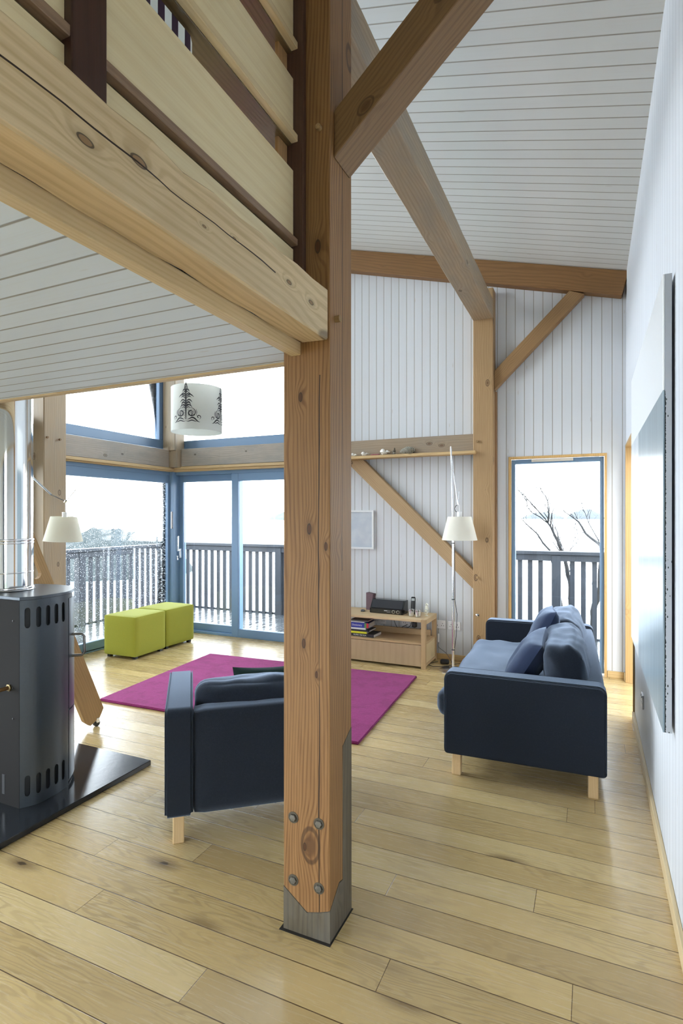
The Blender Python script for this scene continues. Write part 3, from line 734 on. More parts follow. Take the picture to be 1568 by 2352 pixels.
def arc_pts(k=1.0):
    pts = stove_outline(k)[:41]; L = [0]
    for a, b in zip(pts, pts[1:]): L.append(L[-1]+math.dist(a, b))
    return pts, L
def at_arc(s_, pts, L):
    for i in range(len(L)-1):
        if L[i+1] >= s_:
            f = (s_-L[i])/(L[i+1]-L[i]); a, b = pts[i], pts[i+1]; return (a[0]+(b[0]-a[0])*f, a[1]+(b[1]-a[1])*f)
    return pts[-1]
def curved_panel(s0, s1, z0, z1, off, th, holes=(), seg=.006):
    """sheet following the stove's side from arc length s0 to s1, holes = stadium slots (sc, zc, w, h)"""
    pts, L = arc_pts(); bm = BM()
    ss = [s0]; 
    brk = sorted({s0, s1, *[h[0]-h[2]/2 for h in holes], *[h[0]+h[2]/2 for h in holes], *[h[0] for h in holes]})
    grid = []
    for a, b in zip(brk, brk[1:]):
        m = max(1, int((b-a)/.0035)); grid += [a+(b-a)*q/m for q in range(m)]
    grid.append(s1)
    def P3(s_, z, o_):
        x, y = at_arc(s_, pts, L); x2, y2 = at_arc(min(s_+.004, L[-1]), pts, L); x1, y1 = at_arc(max(s_-.004, 0), pts, L)
        dx, dy = x2-x1, y2-y1; l_ = math.hypot(dx, dy) or 1; return (x+dy/l_*o_, y-dx/l_*o_, z)
    def clampslot(s_, h):
        d = abs(s_-h[0]); r_ = h[2]/2
        if d >= r_-1e-6: return h[1]-(h[3]/2-r_), h[1]+(h[3]/2-r_)
        e = math.sqrt(max(r_*r_-d*d, 0)); return h[1]-(h[3]/2-r_)-e, h[1]+(h[3]/2-r_)+e
    base = [z0]
    for h in sorted({(h[1], h[2], h[3]) for h in holes}):
        zc, w_, hh = h; base += [zc-hh/2-.002, zc-(hh-w_)/2, zc+(hh-w_)/2, zc+hh/2+.002]
    base.append(z1)
    for a, b in zip(grid, grid[1:]):
        mid = (a+b)/2
        cs = sorted([h for h in holes if h[0]-h[2]/2 < mid < h[0]+h[2]/2], key=lambda h: h[1])
        if not cs: spans = [(p, q, p, q) for p, q in zip(base, base[1:])]
        else:
            spans = []; za = z0
            for h in cs:
                A_, B_ = h[1]-h[3]/2-.002, h[1]+h[3]/2+.002; la, ua = clampslot(a, h); lb, ub = clampslot(b, h)
                spans += [(za, A_, za, A_), (A_, la, A_, lb), (ua, B_, ub, B_)]; za = B_
            spans.append((za, z1, za, z1))
        for (la, ua, lb, ub) in spans:
            f = bm.faces.new([bm.verts.new(P3(a, la, off)), bm.verts.new(P3(b, lb, off)), bm.verts.new(P3(b, ub, off)), bm.verts.new(P3(a, ua, off))]); f.smooth = True
    bmesh.ops.remove_doubles(bm, verts=bm.verts[:], dist=.0004)
    r_ = bmesh.ops.solidify(bm, geom=bm.faces[:], thickness=th)
    return bm
slots = [(.035+.0+i*.052, z, .026, .105) for i, _ in enumerate(range(5)) for z in (.955, .105)]
finish('side_panel', curved_panel(.0, .292, .0, 1.045, 0.0, .004, slots), STOVE, sv)
bm = BM(); add_prism(bm, stove_outline(.955), 'z', .005, 1.04); finish('firebox', bm, plain((.02, .024, .03), .6, .2, name='dark_firebox'), sv)
bm = BM(); add_prism(bm, stove_outline(1.0), 'z', 1.045, 1.062); bmesh.ops.bevel(bm, geom=[e for e in bm.edges if abs(e.verts[0].co.z-e.verts[1].co.z) < 1e-5], offset=.002, segments=1, affect='EDGES'); finish('top_plate', bm, STOVE, sv)
bm = BM(); add_box(bm, -.28, .279, -.001, .006, 0, 1.045); finish('back_panel', bm, plain((.014, .013, .013), .75, .0, .2, name='stove_back'), sv)
for xx, zz, hh in ((.16, .10, .12), (.10, .10, .12), (.04, .10, .12), (-.02, .10, .12)):
    b_ = BM(); add_box(b_, xx-.011, xx+.011, -.0025, 0, zz-.05, zz+.05, .001); finish('back_slot', b_, BLACK, sv)
for xx, zz in ((.233, .94), (.233, .60), (.233, .445)):
    b_ = BM(); add_lathe(b_, [(.005, 0), (.005, .003), (.001, .004)], 8); finish('screw', b_, BLACK, sv, loc=(xx, 0, zz), rot=(R(90), 0, 0))
bm = BM(); add_tube(bm, [(.205, -.001, .60), (.205, -.05, .60), (.15, -.07, .60)], .010, 12)
finish('inlet_pipe', bm, plain((.25, .14, .06), .4, .8, name='copper'), sv)
bm = BM(); add_lathe(bm, [(.0, 0), (.019, 0), (.019, .008), (.013, .010), (.0, .010)], 6, smooth=False); finish('pipe_nut', bm, plain((.20, .15, .07), .4, .8, name='brass'), sv, loc=(.205, -.001, .60), rot=(R(90), 0, 0))
bm = curved_panel(.300, .62, .415, 1.02, .0, .016); dr = finish('door', bm, STOVE, sv)
pts_, L__ = arc_pts(); hx, hy = at_arc(.345, pts_, L__); nx, ny = .80, .60
b_ = BM(); add_tube(b_, [(hx, hy, .90-.085), (hx+nx*.05, hy+ny*.05, .90-.085), (hx+nx*.064, hy+ny*.064, .80), (hx+nx*.064, hy+ny*.064, .71), (hx+nx*.05, hy+ny*.05, .695), (hx, hy, .695)], .0075, 10)
finish('door_handle', b_, plain((.18, .18, .18), .3, .9, name='handle_steel'), dr)
finish('lower_door', curved_panel(.300, .62, .03, .405, .0, .014), STOVE, sv)
fl = thing('flue_pipe', 'shiny stainless steel flue pipe rising from the stove at the left edge', 'flue', (-2.965, 2.045, 1.092))
def pipe_seg(z0, z1, r_): 
    b_ = BM(); add_lathe(b_, [(r_, z0), (r_, z1)], 64); return b_
finish('pipe_section', pipe_seg(0.0, .275, .128), STEEL, fl); finish('pipe_section', pipe_seg(.275, 2.9, .126), STEEL, fl)
for z_, q in ((.012, .0065), (.10, .0028), (.262, .004), (.278, .005)):
    b_ = BM(); prof = [(.127+math.cos(a)*q, z_+math.sin(a)*q*1.3) for a in [i*math.pi/4-math.pi/2 for i in range(5)]]
    add_lathe(b_, prof, 64); finish('locking_band', b_, CHROME, fl)
b_ = BM(); add_lathe(b_, [(.132, .0), (.137, .004), (.132, .008)], 64); finish('collar', b_, CHROME, fl)
b_ = BM(); add_box(b_, -.02, .02, -.1285, -.1275, .18, .24); finish('rating_plate', b_, plain((.6, .6, .6), .4, .5, name='plate'), fl, rot=(0, 0, R(20)))

# leaning ladder behind the stove
ldr = thing('loft_ladder', 'wooden loft ladder with cut-out slots and castors, leaning behind the stove', 'ladder', (-3.225, 2.885, 0))
tilt = math.atan2(.534, 1.245)
def rail_bm():
    bm = BM(); w2 = .085; Lr = 2.35
    out = [(-w2, .075), (-.02, .022), (.055, .022+.02), (w2, .085), (w2, Lr), (-w2, Lr)]
    # side rail built as strips with stadium cut-outs
    def strip(z0, z1, a, b): add_box(bm, -.015, .015, a, b, z0, z1)
    add_prism(bm, [(-w2, .09), (-w2+.03, .03), (w2-.055, .03), (w2, .07), (w2, .66), (-w2, .66)], 'x', -.015, .015)
    holes = []
    z = .66
    hole_w = .032
    while z < Lr-.3:
        # slot with round ends approximated by 8-gon infill
        h = .17
        n = 8
        def e(t): 
            r_ = hole_w
            if t < r_: return math.sqrt(max(r_*r_-(r_-t)**2, 0))
            if t > h-r_: return math.sqrt(max(r_*r_-(t-(h-r_))**2, 0))
            return r_
        st = [0, .004, .012, .022, hole_w, h-hole_w, h-.022, h-.012, h-.004, h]
        for a, b in zip(st, st[1:]):
            add_prism(bm, [(-w2, z+a), (-e(a), z+a), (-e(b), z+b), (-w2, z+b)], 'x', -.015, .015)
            add_prism(bm, [(e(a), z+a), (w2, z+a), (w2, z+b), (e(b), z+b)], 'x', -.015, .015)
        add_box(bm, -.015, .015, -w2, w2, z+h, z+h+.09); z += h+.09
    add_box(bm, -.015, .015, -w2, w2, z, Lr)
    bmesh.ops.remove_doubles(bm, verts=bm.verts[:], dist=.0003)
    return bm
LW = wood((.46, .285, .12), (.33, .19, .075), 'z', knots=.0, rings=60.)
for x in (0.0, -.42):
    finish('side_rail', rail_bm(), LW, ldr, loc=(x, .0, 0.02), rot=(tilt, 0, 0))
for k in range(7):
    d_ = .33+.27*k; yy, zz = -math.sin(tilt)*d_, math.cos(tilt)*d_+.02
    if zz < 2.0: finish('tread', boxm(-.405, -.015, yy-.05, yy+.05, zz-.012, zz+.012, .002), LW, ldr)
for x in (0.0, -.42):
    b_ = BM(); add_lathe(b_, [(.001, -.012), (.022, -.012), (.024, 0), (.022, .012), (.001, .012)], 16)
    cst = finish('castor', b_, BLACK, ldr, loc=(x, .0, .024), rot=(0, R(90), 0))
    b_ = BM(); add_box(b_, -.004, .004, -.012, .012, -.0, .0); 
    finish('castor_bracket', boxm(x-.02, x+.02, -.014, .012, .028, .062, .002), CHROME, ldr)

# ---- lamps
def cone_shade(r0, r1, h, t=.002):
    b_ = BM(); add_lathe(b_, [(r0, 0), (r1, h), (r1-.002, h), (r0-.002, 0), (r0, 0)], 48); return b_
SH = shade_mat()
lr = thing('floor_lamp', 'chrome arc floor lamp with cream cone shade beside the television bench', 'lamp', (-1.225, 5.345, 0))
b_ = BM(); add_lathe(b_, [(.0, 0), (.135, 0), (.137, .006), (.13, .012), (.03, .016), (.012, .022), (0, .022)], 48); finish('base', b_, plain((.62, .62, .62), .25, 1.0, name='brushed_metal'), lr)
b_ = BM(); add_tube(b_, [(0, 0, .02), (.0, 0, 1.30)], .0115, 14); finish('pole', b_, CHROME, lr)
b_ = BM(); add_tube(b_, [(0.0, 0, 1.30), (-.02, 0, 2.16)], .0085, 12); finish('upper_pole', b_, CHROME, lr)
b_ = BM(); add_tube(b_, [(-.022, 0, 2.18), (-.019, -.002, 2.12), (.045, -.02, 1.66)], .0055, 10); add_tube(b_, [(.045, -.02, 1.66), (.054, -.02, 1.61)], .009, 10); add_tube(b_, [(.054, -.02, 1.61), (.062, -.02, 1.74)], .002, 6); finish('arm', b_, CHROME, lr)
for z_ in (.20, .69, 1.235):
    b_ = BM(); add_tube(b_, [(0, 0, z_), (0, 0, z_+.008)], .0145, 14); finish('ring', b_, BLACK, lr)
finish('shade', cone_shade(.168, .112, .225), SH, lr, loc=(.067, -.02, 1.272))
b_ = BM(); add_tube(b_, [(.067, -.02, 1.495), (.067, -.02, 1.545)], .024, 16); add_tube(b_, [(.067, -.02, 1.545), (.063, -.02, 1.615)], .004, 8); finish('lamp_holder', b_, WHITEP, lr)
b_ = BM(); add_tube(b_, [(.055, -.02, 1.615), (.03, -.02, 1.60), (.018, -.02, 1.575), (.028, -.02, 1.55), (.045, -.02, 1.54)], .003, 8); finish('shade_cable', b_, BLACK, lr)
b_ = BM(); add_tube(b_, [(.012, .012, 1.2), (.016, .012, .68), (.035, .015, .55), (.03, .012, .35), (.012, .012, .22)], .0028, 8); finish('pole_cable', b_, BLACK, lr)
ll = thing('floor_lamp', 'cream cone shade on a long metal arm, seen beside the flue pipe', 'lamp', (-5.0+.12, 3.45, 0))
b_ = BM(); add_lathe(b_, [(.0, 0), (.13, 0), (.13, .012), (.02, .018), (0, .02)], 40); finish('base', b_, CHROME, ll)
b_ = BM(); add_tube(b_, [(0, 0, .02), (0, 0, 1.98)], .0105, 12); finish('pole', b_, CHROME, ll)
X0 = -4.88
b_ = BM(); add_tube(b_, [(-.02, 0, 2.02), (.33-.0, .11, 1.70)], .0085, 10); add_tube(b_, [(.33, .11, 1.70), (.465, .15, 1.638)], .004, 8); add_tube(b_, [(.455, .15, 1.625), (.60, .15, 1.745)], .004, 8); add_tube(b_, [(.457, .15, 1.628), (.475, .15, 1.648)], .011, 10); finish('arm', b_, CHROME, ll)
b_ = BM(); add_tube(b_, [(.463, .15, 1.63), (.463, .15, 1.545)], .002, 6); add_tube(b_, [(.455, .15, 1.54), (.455, .15, 1.49)], .023, 14); finish('lamp_holder', b_, WHITEP, ll)
finish('shade', cone_shade(.168, .112, .225), shade_mat((.80, .78, .68), .4), ll, loc=(.455-.02, .15, 1.272), rot=(0, R(2.5), 0))

# pendant drum
pd = thing('pendant_lamp', 'white drum pendant with black scroll tree pattern hanging before the corner window', 'lamp', (-2.898, 3.585, 2.175))
rp = .2
b_ = BM(); add_lathe(b_, [(rp, 0), (rp, .352), (rp-.002, .352), (rp-.002, 0), (rp, 0)], 64); finish('drum_shade', b_, shade_mat((.80, .81, .78), .35), pd)
b_ = BM()
for k in range(3): a = k*2.094; add_tube(b_, [(0, 0, .33), (math.cos(a)*(rp-.002), math.sin(a)*(rp-.002), .34)], .0015, 6)
add_tube(b_, [(0, 0, .24), (0, 0, .34)], .018, 12); finish('lamp_holder', b_, WHITEP, pd)
b_ = BM(); add_tube(b_, [(0, 0, .34), (0, 0, roofz(-2.898)-2.175)], .002, 6); finish('cord', b_, WHITEP, pd)
def ribbon(bm, pts, wid, a0, rad):
    P_ = []
    for i, (u, z) in enumerate(pts):
        i0, i1 = max(i-1, 0), min(i+1, len(pts)-1); dx, dz = pts[i1][0]-pts[i0][0], pts[i1][1]-pts[i0][1]; l_ = math.hypot(dx, dz) or 1
        w_ = wid*math.sin(math.pi*(i+.6)/(len(pts)+.2))
        for sg in (1, -1):
            uu, zz = u-sg*dz/l_*w_, z+sg*dx/l_*w_; a = a0+uu/rad
            P_.append(bm.verts.new((math.cos(a)*rad, math.sin(a)*rad, zz)))
    for i in range(len(pts)-1): bm.faces.new((P_[2*i], P_[2*i+1], P_[2*i+3], P_[2*i+2]))
def spiral(cx, cz, r0, r1, a0, a1, n=26): return [(cx+(r0+(r1-r0)*i/n)*math.cos(a0+(a1-a0)*i/n), cz+(r0+(r1-r0)*i/n)*math.sin(a0+(a1-a0)*i/n)) for i in range(n+1)]
def ornament(a0):
    bm = BM(); rad = rp+.0008
    ribbon(bm, [(0, .06+.30*i/20) for i in range(21)], .0045, a0, rad)
    for i in range(14):
        z = .085+i*.019; ribbon(bm, spiral(0, z, .0075, .0075, 0, 6.28, 12), .0022, a0, rad)
    ribbon(bm, [(0, .30), (.012, .315), (.006, .34), (0, .365)], .003, a0, rad); ribbon(bm, [(0, .30), (-.012, .315), (-.006, .34), (0, .365)], .003, a0, rad)
    for m in (1, -1):
        f = lambda L: [(m*a, b) for a, b in L]
        for z, w_ in ((.285, .028), (.255, .045), (.245, .062), (.205, .05), (.185, .04), (.165, .05)):
            ribbon(bm, f([(w_*t, z+.022*math.sin(t*3.0)-.004*t) for t in [i/10 for i in range(11)]]), .0048, a0, rad)
            ribbon(bm, f([(w_*.7*t, z-.012+.016*math.sin(t*2.6)) for t in [i/8 for i in range(9)]]), .0035, a0, rad)
        ribbon(bm, f(spiral(.042, .125, .040, .006, 2.6, -7.0, 44)), .0042, a0, rad)
        ribbon(bm, f(spiral(.040, .118, .028, .004, 1.0, 8.0, 34)), .0030, a0, rad)
        ribbon(bm, f([(.01+.10*t, .072+.03*math.sin(t*5.2)*t+.01*t) for t in [i/20 for i in range(21)]]), .0055, a0, rad)
        ribbon(bm, f(spiral(.098, .092, .018, .004, -1.5, 5.5, 24)), .0035, a0, rad)
        ribbon(bm, f([(.0+.09*t, .062-.004*math.sin(t*9)) for t in [i/20 for i in range(21)]]), .004, a0, rad)
        for q in range(6): ribbon(bm, f([(.02+.012*q, .10), (.024+.012*q, .13), (.018+.012*q, .15)]), .002, a0, rad)
    return bm
toward = math.atan2(-3.585, 2.898)
INK = plain((.035, .035, .045), .7, name='printed_ink')
for k in range(4): finish('printed_ornament', ornament(toward-R(24)+k*R(90)), INK, pd)

# ---- television bench
BX0, BX1, BY0, BY1, BH = -2.66, -1.478, 5.262, 5.70, .485
tb = thing('tv_bench', 'low oak bench with open shelf and drawer against the far wall', 'tv bench', (0, 0, 0))
OX = wood(OAK_L, OAK_D, 'x', knots=.15, rings=70., ringmix=.4); OZ = wood(OAK_L, OAK_D, 'z', knots=.0, rings=70., ringmix=.4); OY = wood(OAK_L, OAK_D, 'y', knots=.0, rings=70.)
bm = BM(); add_box(bm, BX0+.044, BX1-.044, BY0, BY1, BH-.026, BH, .002); add_box(bm, BX1-.044, BX1, BY0+.045, BY1, BH-.05, BH, .002); add_box(bm, BX0, BX0+.044, BY0+.045, BY1, BH-.05, BH, .002); finish('top', bm, wood((.60, .44, .25), (.46, .31, .16), 'x', knots=.15, rings=60., ringmix=.35), tb)
for x in (BX0, BX1-.044):
    for y in (BY0, BY1-.044): finish('leg', boxm(x, x+.044, y, y+.044, 0, BH-.001 if y == BY0 else BH-.05, .002), OZ, tb)
bm = BM(); add_box(bm, BX0+.01, BX1-.006, BY0+.046, BY1-.046, .235, .255, .002); add_box(bm, BX0+.044, BX1-.046, BY0+.004, BY0+.05, .236, .254, .001); finish('shelf', bm, OX, tb)
finish('back_lip', boxm(BX0+.044, BX1-.05, BY1-.07, BY1-.045, .255, .315, .002), OX, tb)
finish('drawer_front', boxm(BX0+.046, BX1-.046, BY0+.006, BY0+.026, .022, .232, .002), wood((.44, .31, .185), (.34, .225, .125), 'z', knots=.0, rings=16., ringmix=.35), tb)
for x in (BX0+.008, BX1-.026): finish('side_panel', boxm(x, x+.018, BY0+.046, BY1-.046, .045, .232, .002), wood((.62, .48, .27), (.52, .38, .2), 'z', knots=.2), tb)
for x in (BX0+.002, BX1-.044): finish('bottom_rail', boxm(x, x+.042, BY0+.046, BY1-.046, .022, .045, .001), OY, tb)
# radio
rd = thing('radio', 'black tabletop radio with sloping speaker front on the television bench', 'radio', (-1.945, 5.53, BH+.001), R(-3))
bm = BM(); add_prism(bm, [(-.09, 0), (.07, 0), (.07, .135), (-.02, .135), (-.075, .055), (-.09, .05)], 'x', -.185, .185)
bmesh.ops.bevel(bm, geom=bm.edges[:], offset=.003, segments=2, affect='EDGES'); finish('body', bm, plain((.012, .012, .014), .15, name='gloss_black'), rd)
b_ = BM(); add_box(b_, -.172, .172, -.001, .002, -.047, .047, .001); s = NT('speaker_cloth'); s.bsdf((.022, .023, .027), .9, nrm=s.bump(s.noise(s.coord('Object'), 900.), .4, .001)); finish('speaker_grille', b_, s.m, rd, loc=(0, -.051, .095), rot=(R(-34.5), 0, 0))
b_ = BM(); add_box(b_, -.17, .17, -.003, 0, .006, .046, .001); pnl = finish('control_panel', b_, plain((.03, .028, .024), .12, name='smoky_panel'), rd, loc=(0, -.0895, 0))
for x in (.085, .135):
    b_ = BM(); rr = add_lathe(b_, [(.017, 0), (.017, .004), (.014, .005), (.013, .003)], 24); finish('dial', b_, plain((.45, .43, .36), .3, .8, name='dial_ring'), pnl, loc=(x, -.003, .026), rot=(R(90), 0, 0))
b_ = BM(); add_box(b_, -.02, .02, -.0036, -.003, .030, .035); finish('badge', b_, WHITEP, pnl)
for i in range(6): b_ = BM(); add_box(b_, .012+.014*(i % 3), .020+.014*(i % 3), -.004, -.003, .016+.014*(i//3), .020+.014*(i//3)); finish('button', b_, plain((.4, .4, .4), .4, name='button_grey'), pnl)
# wedge
bm = BM(); add_prism(bm, [(-.045, 0), (.02, 0), (.045, .175), (-.045, .185)], 'y', -.03, .03)
tag(finish('purple_book_end', bm, plain((.11, .055, .07), .6, nz=.3, name='plum_card'), loc=(-2.185, 5.62, BH+.001), rot=(0, 0, R(-12))), 'plum coloured wedge standing behind the black radio on the bench', 'book end')
# phone
ph = thing('cordless_phone', 'black cordless phone upright in its cradle on the bench, right of the radio', 'phone', (-1.69, 5.545, BH+.001), R(8))
b_ = BM(); add_box(b_, -.035, .035, -.035, .035, 0, .03, .006, 2); finish('cradle', b_, BLACK, ph)
b_ = soft(.048, .026, .155, .012, 6, c=(0, 0, .10)); finish('handset', b_, BLACK, ph, rot=(R(-8), 0, 0))
b_ = BM(); add_box(b_, -.016, .016, -.0135, -.0125, .135, .160); finish('phone_display', b_, plain((.35, .38, .38), .3, name='lcd'), ph, loc=(0, .0, 0), rot=(R(-8), 0, 0))
for (x, y, lb) in ((-1.665, 5.41, 'small glass with a white candle on the bench, left of the pair'), (-1.592, 5.395, 'small glass with a white candle on the bench, right of the pair')):
    g_ = thing('candle_glass', lb, 'candle holder', (x, y, BH+.001), 0, 'candle glasses on the bench')
    b_ = BM(); add_lathe(b_, [(.0, 0), (.028, 0), (.031, .072), (.029, .072), (.0265, .006), (0, .006)], 24)
    sg = NT('thin_glass'); t1 = sg.n('ShaderNodeBsdfTransparent'); t2 = sg.n('ShaderNodeBsdfGlossy'); t2.inputs['Roughness'].default_value = .05; mm = sg.n('ShaderNodeMixShader'); mm.inputs[0].default_value = .3
    sg.t.links.new(t1.outputs[0], mm.inputs[1]); sg.t.links.new(t2.outputs[0], mm.inputs[2]); sg.t.links.new(mm.outputs[0], sg.out.inputs[0])
    finish('glass_cup', b_, sg.m, g_)
    b_ = BM(); add_lathe(b_, [(0, .007), (.0255, .007), (.0265, .045), (.004, .047), (.0, .047)], 20); add_tube(b_, [(0, 0, .047), (0, 0, .056)], .001, 5); finish('candle', b_, plain((.80, .78, .68), .6, name='wax'), g_)
# glitter tree ornament
bm = BM()
add_lathe(bm, [(0, 0), (.016, 0), (.016, .003), (.002, .005), (.002, .135), (0, .138)], 12)
random.seed(3)
for i in range(70):
    z = .02+random.random()*.105; r_ = .032*(1-(z-.02)/.125)**.8*(.5+.5*random.random())+.002; a = random.random()*6.28
    bmesh.ops.create_icosphere(bm, subdivisions=1, radius=.0038, matrix=Matrix.Translation((math.cos(a)*r_, math.sin(a)*r_, z)))
    add_tube(bm, [(0, 0, z-.004), (math.cos(a)*r_, math.sin(a)*r_, z)], .0007, 4)
tag(finish('tree_ornament', bm, plain((.85, .82, .68), .25, .2, name='pearl'), loc=(-1.53, 5.50, BH+.001)), 'small pearly white beaded tree ornament at the right end of the bench', 'ornament')
rm = thing('remote_control', 'small dark remote control lying on the bench, left of the radio', 'remote control', (-2.235, 5.50, BH+.001), R(20))
finish('body', boxm(-.02, .02, -.045, .045, 0, .012, .004, ), plain((.06, .065, .075), .4, name='remote_grey'), rm)
for i in range(3): finish('button', boxm(-.008, .008, -.03+i*.022, -.018+i*.022, .012, .0135), BLACK, rm)
# books
zb = .2555
pages = plain((.78, .75, .68), .8, name='paper')
specs = [  # (w(x), d(y), h, colour, xoff, label, spine text, text colour)
    (.275, .20, .030, (.012, .012, .014), .0, 'black hardback at the bottom of the book pile, white capitals on its spine', 'FLORA CELTICA', (.85, .85, .8), .020),
    (.205, .16, .020, (.66, .62, .02), -.02, 'yellow book second from the bottom of the pile', None, None, 0),
    (.23, .18, .018, (.02, .02, .025), -.01, 'thin black book in the middle of the pile, on the yellow one', None, None, 0),
    (.205, .17, .017, (.72, .72, .70), -.03, 'white paperback under the dictionary in the pile', None, None, 0),
    (.215, .19, .052, (.035, .05, .33), -.01, 'thick blue dictionary with a red band in the pile', 'Dictionary', (.9, .9, .9), .026),
    (.185, .15, .010, (.75, .74, .70), -.03, 'thin cream book lying on the dictionary', None, None, 0),
    (.20, .16, .014, (.10, .10, .09), -.005, 'dark grey book on top of the pile under the bench top', None, None, 0)]
z = zb; X_ = -2.30
for i, (w_, d_, h, c, xo, lb, tx, tc, ts) in enumerate(specs):
    b = thing('book', lb, 'book', (X_+xo+w_/2, 5.305+d_/2+.004*i, z), R(random.uniform(-3, 3)), 'books piled on the bench shelf')
    bm = BM(); add_box(bm, -w_/2, w_/2, -d_/2, d_/2, 0, .0022, .0008); add_box(bm, -w_/2, w_/2, -d_/2, d_/2, h-.0022, h, .0008); add_box(bm, -w_/2, w_/2, -d_/2, -d_/2+.0025, .001, h-.001, .0008)
    finish('cover', bm, plain(c, .4, name='book_cover'), b)
    finish('pages', boxm(-w_/2+.003, w_/2-.003, -d_/2+.0024, d_/2-.003, .0022, h-.0022), pages, b)
    if tx:
        finish('spine_title', text_bm(tx, ts, .0002), plain(tc, .5, name='title_ink'), b, loc=(-.025 if 'D' in tx[0] else -.02, -d_/2-.0004, h/2), rot=(R(90), 0, 0))
    if i == 4:
        finish('spine_band', boxm(w_/2-.028, w_/2-.004, -d_/2-.0006, -d_/2, .001, h-.001), plain((.55, .03, .03), .4, name='red_band'), b)
        finish('spine_band', boxm(w_/2-.05, w_/2-.03, -d_/2-.0006, -d_/2, .001, h-.001), plain((.15, .35, .10), .4, name='green_band'), b)
    z += h+.0006
# sockets, plugs and cables
def socket(x, y, z, label, rz=0.0, w_=.146):
    t = thing('wall_socket', label, 'socket', (x, y, z), rz)
    finish('plate', boxm(-w_/2, w_/2, -.009, 0, -.043, .043, .002), WHITEP, t)
    for sx in (-w_/4, w_/4):
        for dx, dz in ((0, .012), (-.011, -.01), (.011, -.01)):
            finish('pin_hole', boxm(sx+dx-.003, sx+dx+.003, -.0096, -.009, dz-.004, dz+.004), BLACK, t)
        finish('switch', boxm(sx-.006, sx+.006, -.0115, -.009, .022, .036, .001), WHITEP, t)
    return t
socket(-1.455, YW, .365, 'white double socket on the far wall just right of the bench', w_=.13)
socket(-1.30, YW, .362, 'white double socket on the far wall behind the floor lamp pole', w_=.13)
socket(-1.80, YW, .362, 'white double socket seen through the open shelf of the bench, the right one')
socket(-2.12, YW, .362, 'white double socket seen through the bench shelf, beside the black plug')
socket(XW, 3.87, .365, 'white socket low on the right wall under the large painting', R(-90), .086)
tag(finish('power_plug', soft(.05, .04, .055, .012, 5, c=(0, 0, 0)), BLACK, loc=(-2.22, YW-.03, .365)), 'black plug in the socket behind the pile of books', 'plug')
tag(finish('power_adapter', soft(.05, .05, .055, .01, 5), BLACK, loc=(-1.70, YW-.10, .36)), 'black power adapter behind the bench, near its right leg', 'adapter')
tag(finish('cable_switch', soft(.02, .018, .09, .006, 5), WHITEP, loc=(-1.462, YW-.02, .225)), 'white inline cable switch hanging on the far wall beside the bench', 'switch')
def cable(name, pts, label, mat=BLACK, r_=.003):
    P_ = [Vector(p) for p in pts]; out = []
    for i in range(len(P_)-1):
        p0, p1, p2, p3 = P_[max(i-1, 0)], P_[i], P_[i+1], P_[min(i+2, len(P_)-1)]
        for s_ in range(8):
            t_ = s_/8; out.append(.5*((2*p1)+(-p0+p2)*t_+(2*p0-5*p1+4*p2-p3)*t_*t_+(-p0+3*p1-3*p2+p3)*t_**3))
    out.append(P_[-1]); b_ = BM(); add_tube(b_, out, r_, 8); return tag(finish(name, b_, mat), label, 'cable')
cable('power_cable', [(-1.80, YW-.02, .34), (-1.86, YW-.04, .42-.12), (-1.76, YW-.05, .285), (-1.68, YW-.05, .30), (-1.60, YW-.04, .33)], 'black cable looping behind the open bench shelf')
cable('power_cable', [(-1.93, YW-.09, .43), (-1.92, YW-.09, .36), (-1.87, YW-.09, .30), (-1.76, YW-.09, .33), (-1.73, YW-.09, .40)], 'black cable drooping from the radio behind the bench')
cable('lamp_cable', [(-1.462, YW-.02, .18), (-1.455, YW-.03, .13), (-1.36, YW-.08, .08), (-1.27, 5.5, .03), (-1.235, 5.42, .024)], 'thin grey cable from the wall switch down to the lamp base', plain((.15, .15, .15), .5, name='grey_cable'))
cable('floor_cable', [(-1.44, 5.6, .006), (-1.50, 5.48, .006), (-1.44, 5.40, .006), (-1.32, 5.47, .006), (-1.22, 5.60, .006), (-1.06, 5.55, .006), (-1.20, 5.52, .008)], 'black cable coiled on the floor around the lamp base')
tag(finish('foot_dimmer', soft(.09, .06, .045, .015, 6, c=(0, 0, .0235)), BLACK, loc=(-1.36, 5.56, 0), rot=(0, 0, R(10))), 'black foot dimmer on the floor beside the bench', 'dimmer')
# picture
pf = thing('picture_frame', 'thin white framed pale picture on the far wall beside the foreground post', 'picture', (-2.40, YW, 1.352))
bm = BM()
w_, h_ = .21, .215
for a, b, c, d in ((-w_, -w_+.02, -h_, h_), (w_-.02, w_, -h_, h_), (-w_+.02, w_-.02, -h_, -h_+.02), (-w_+.02, w_-.02, h_-.02, h_)): add_box(bm, a, b, -.025, -.0, c, d, .001)
finish('frame', bm, plain((.80, .81, .82), .4, name='white_frame'), pf)
sp = NT('pale_print'); cN = sp.noise(sp.coord('Object'), 6., 3); sp.bsdf(sp.mix(sp.map(cN, .4, .7), (.50, .55, .62), (.60, .64, .68)), .08, spec=.8)
finish('print', boxm(-w_+.018, w_-.018, -.013, -.008, -h_+.018, h_-.018), sp.m, pf)
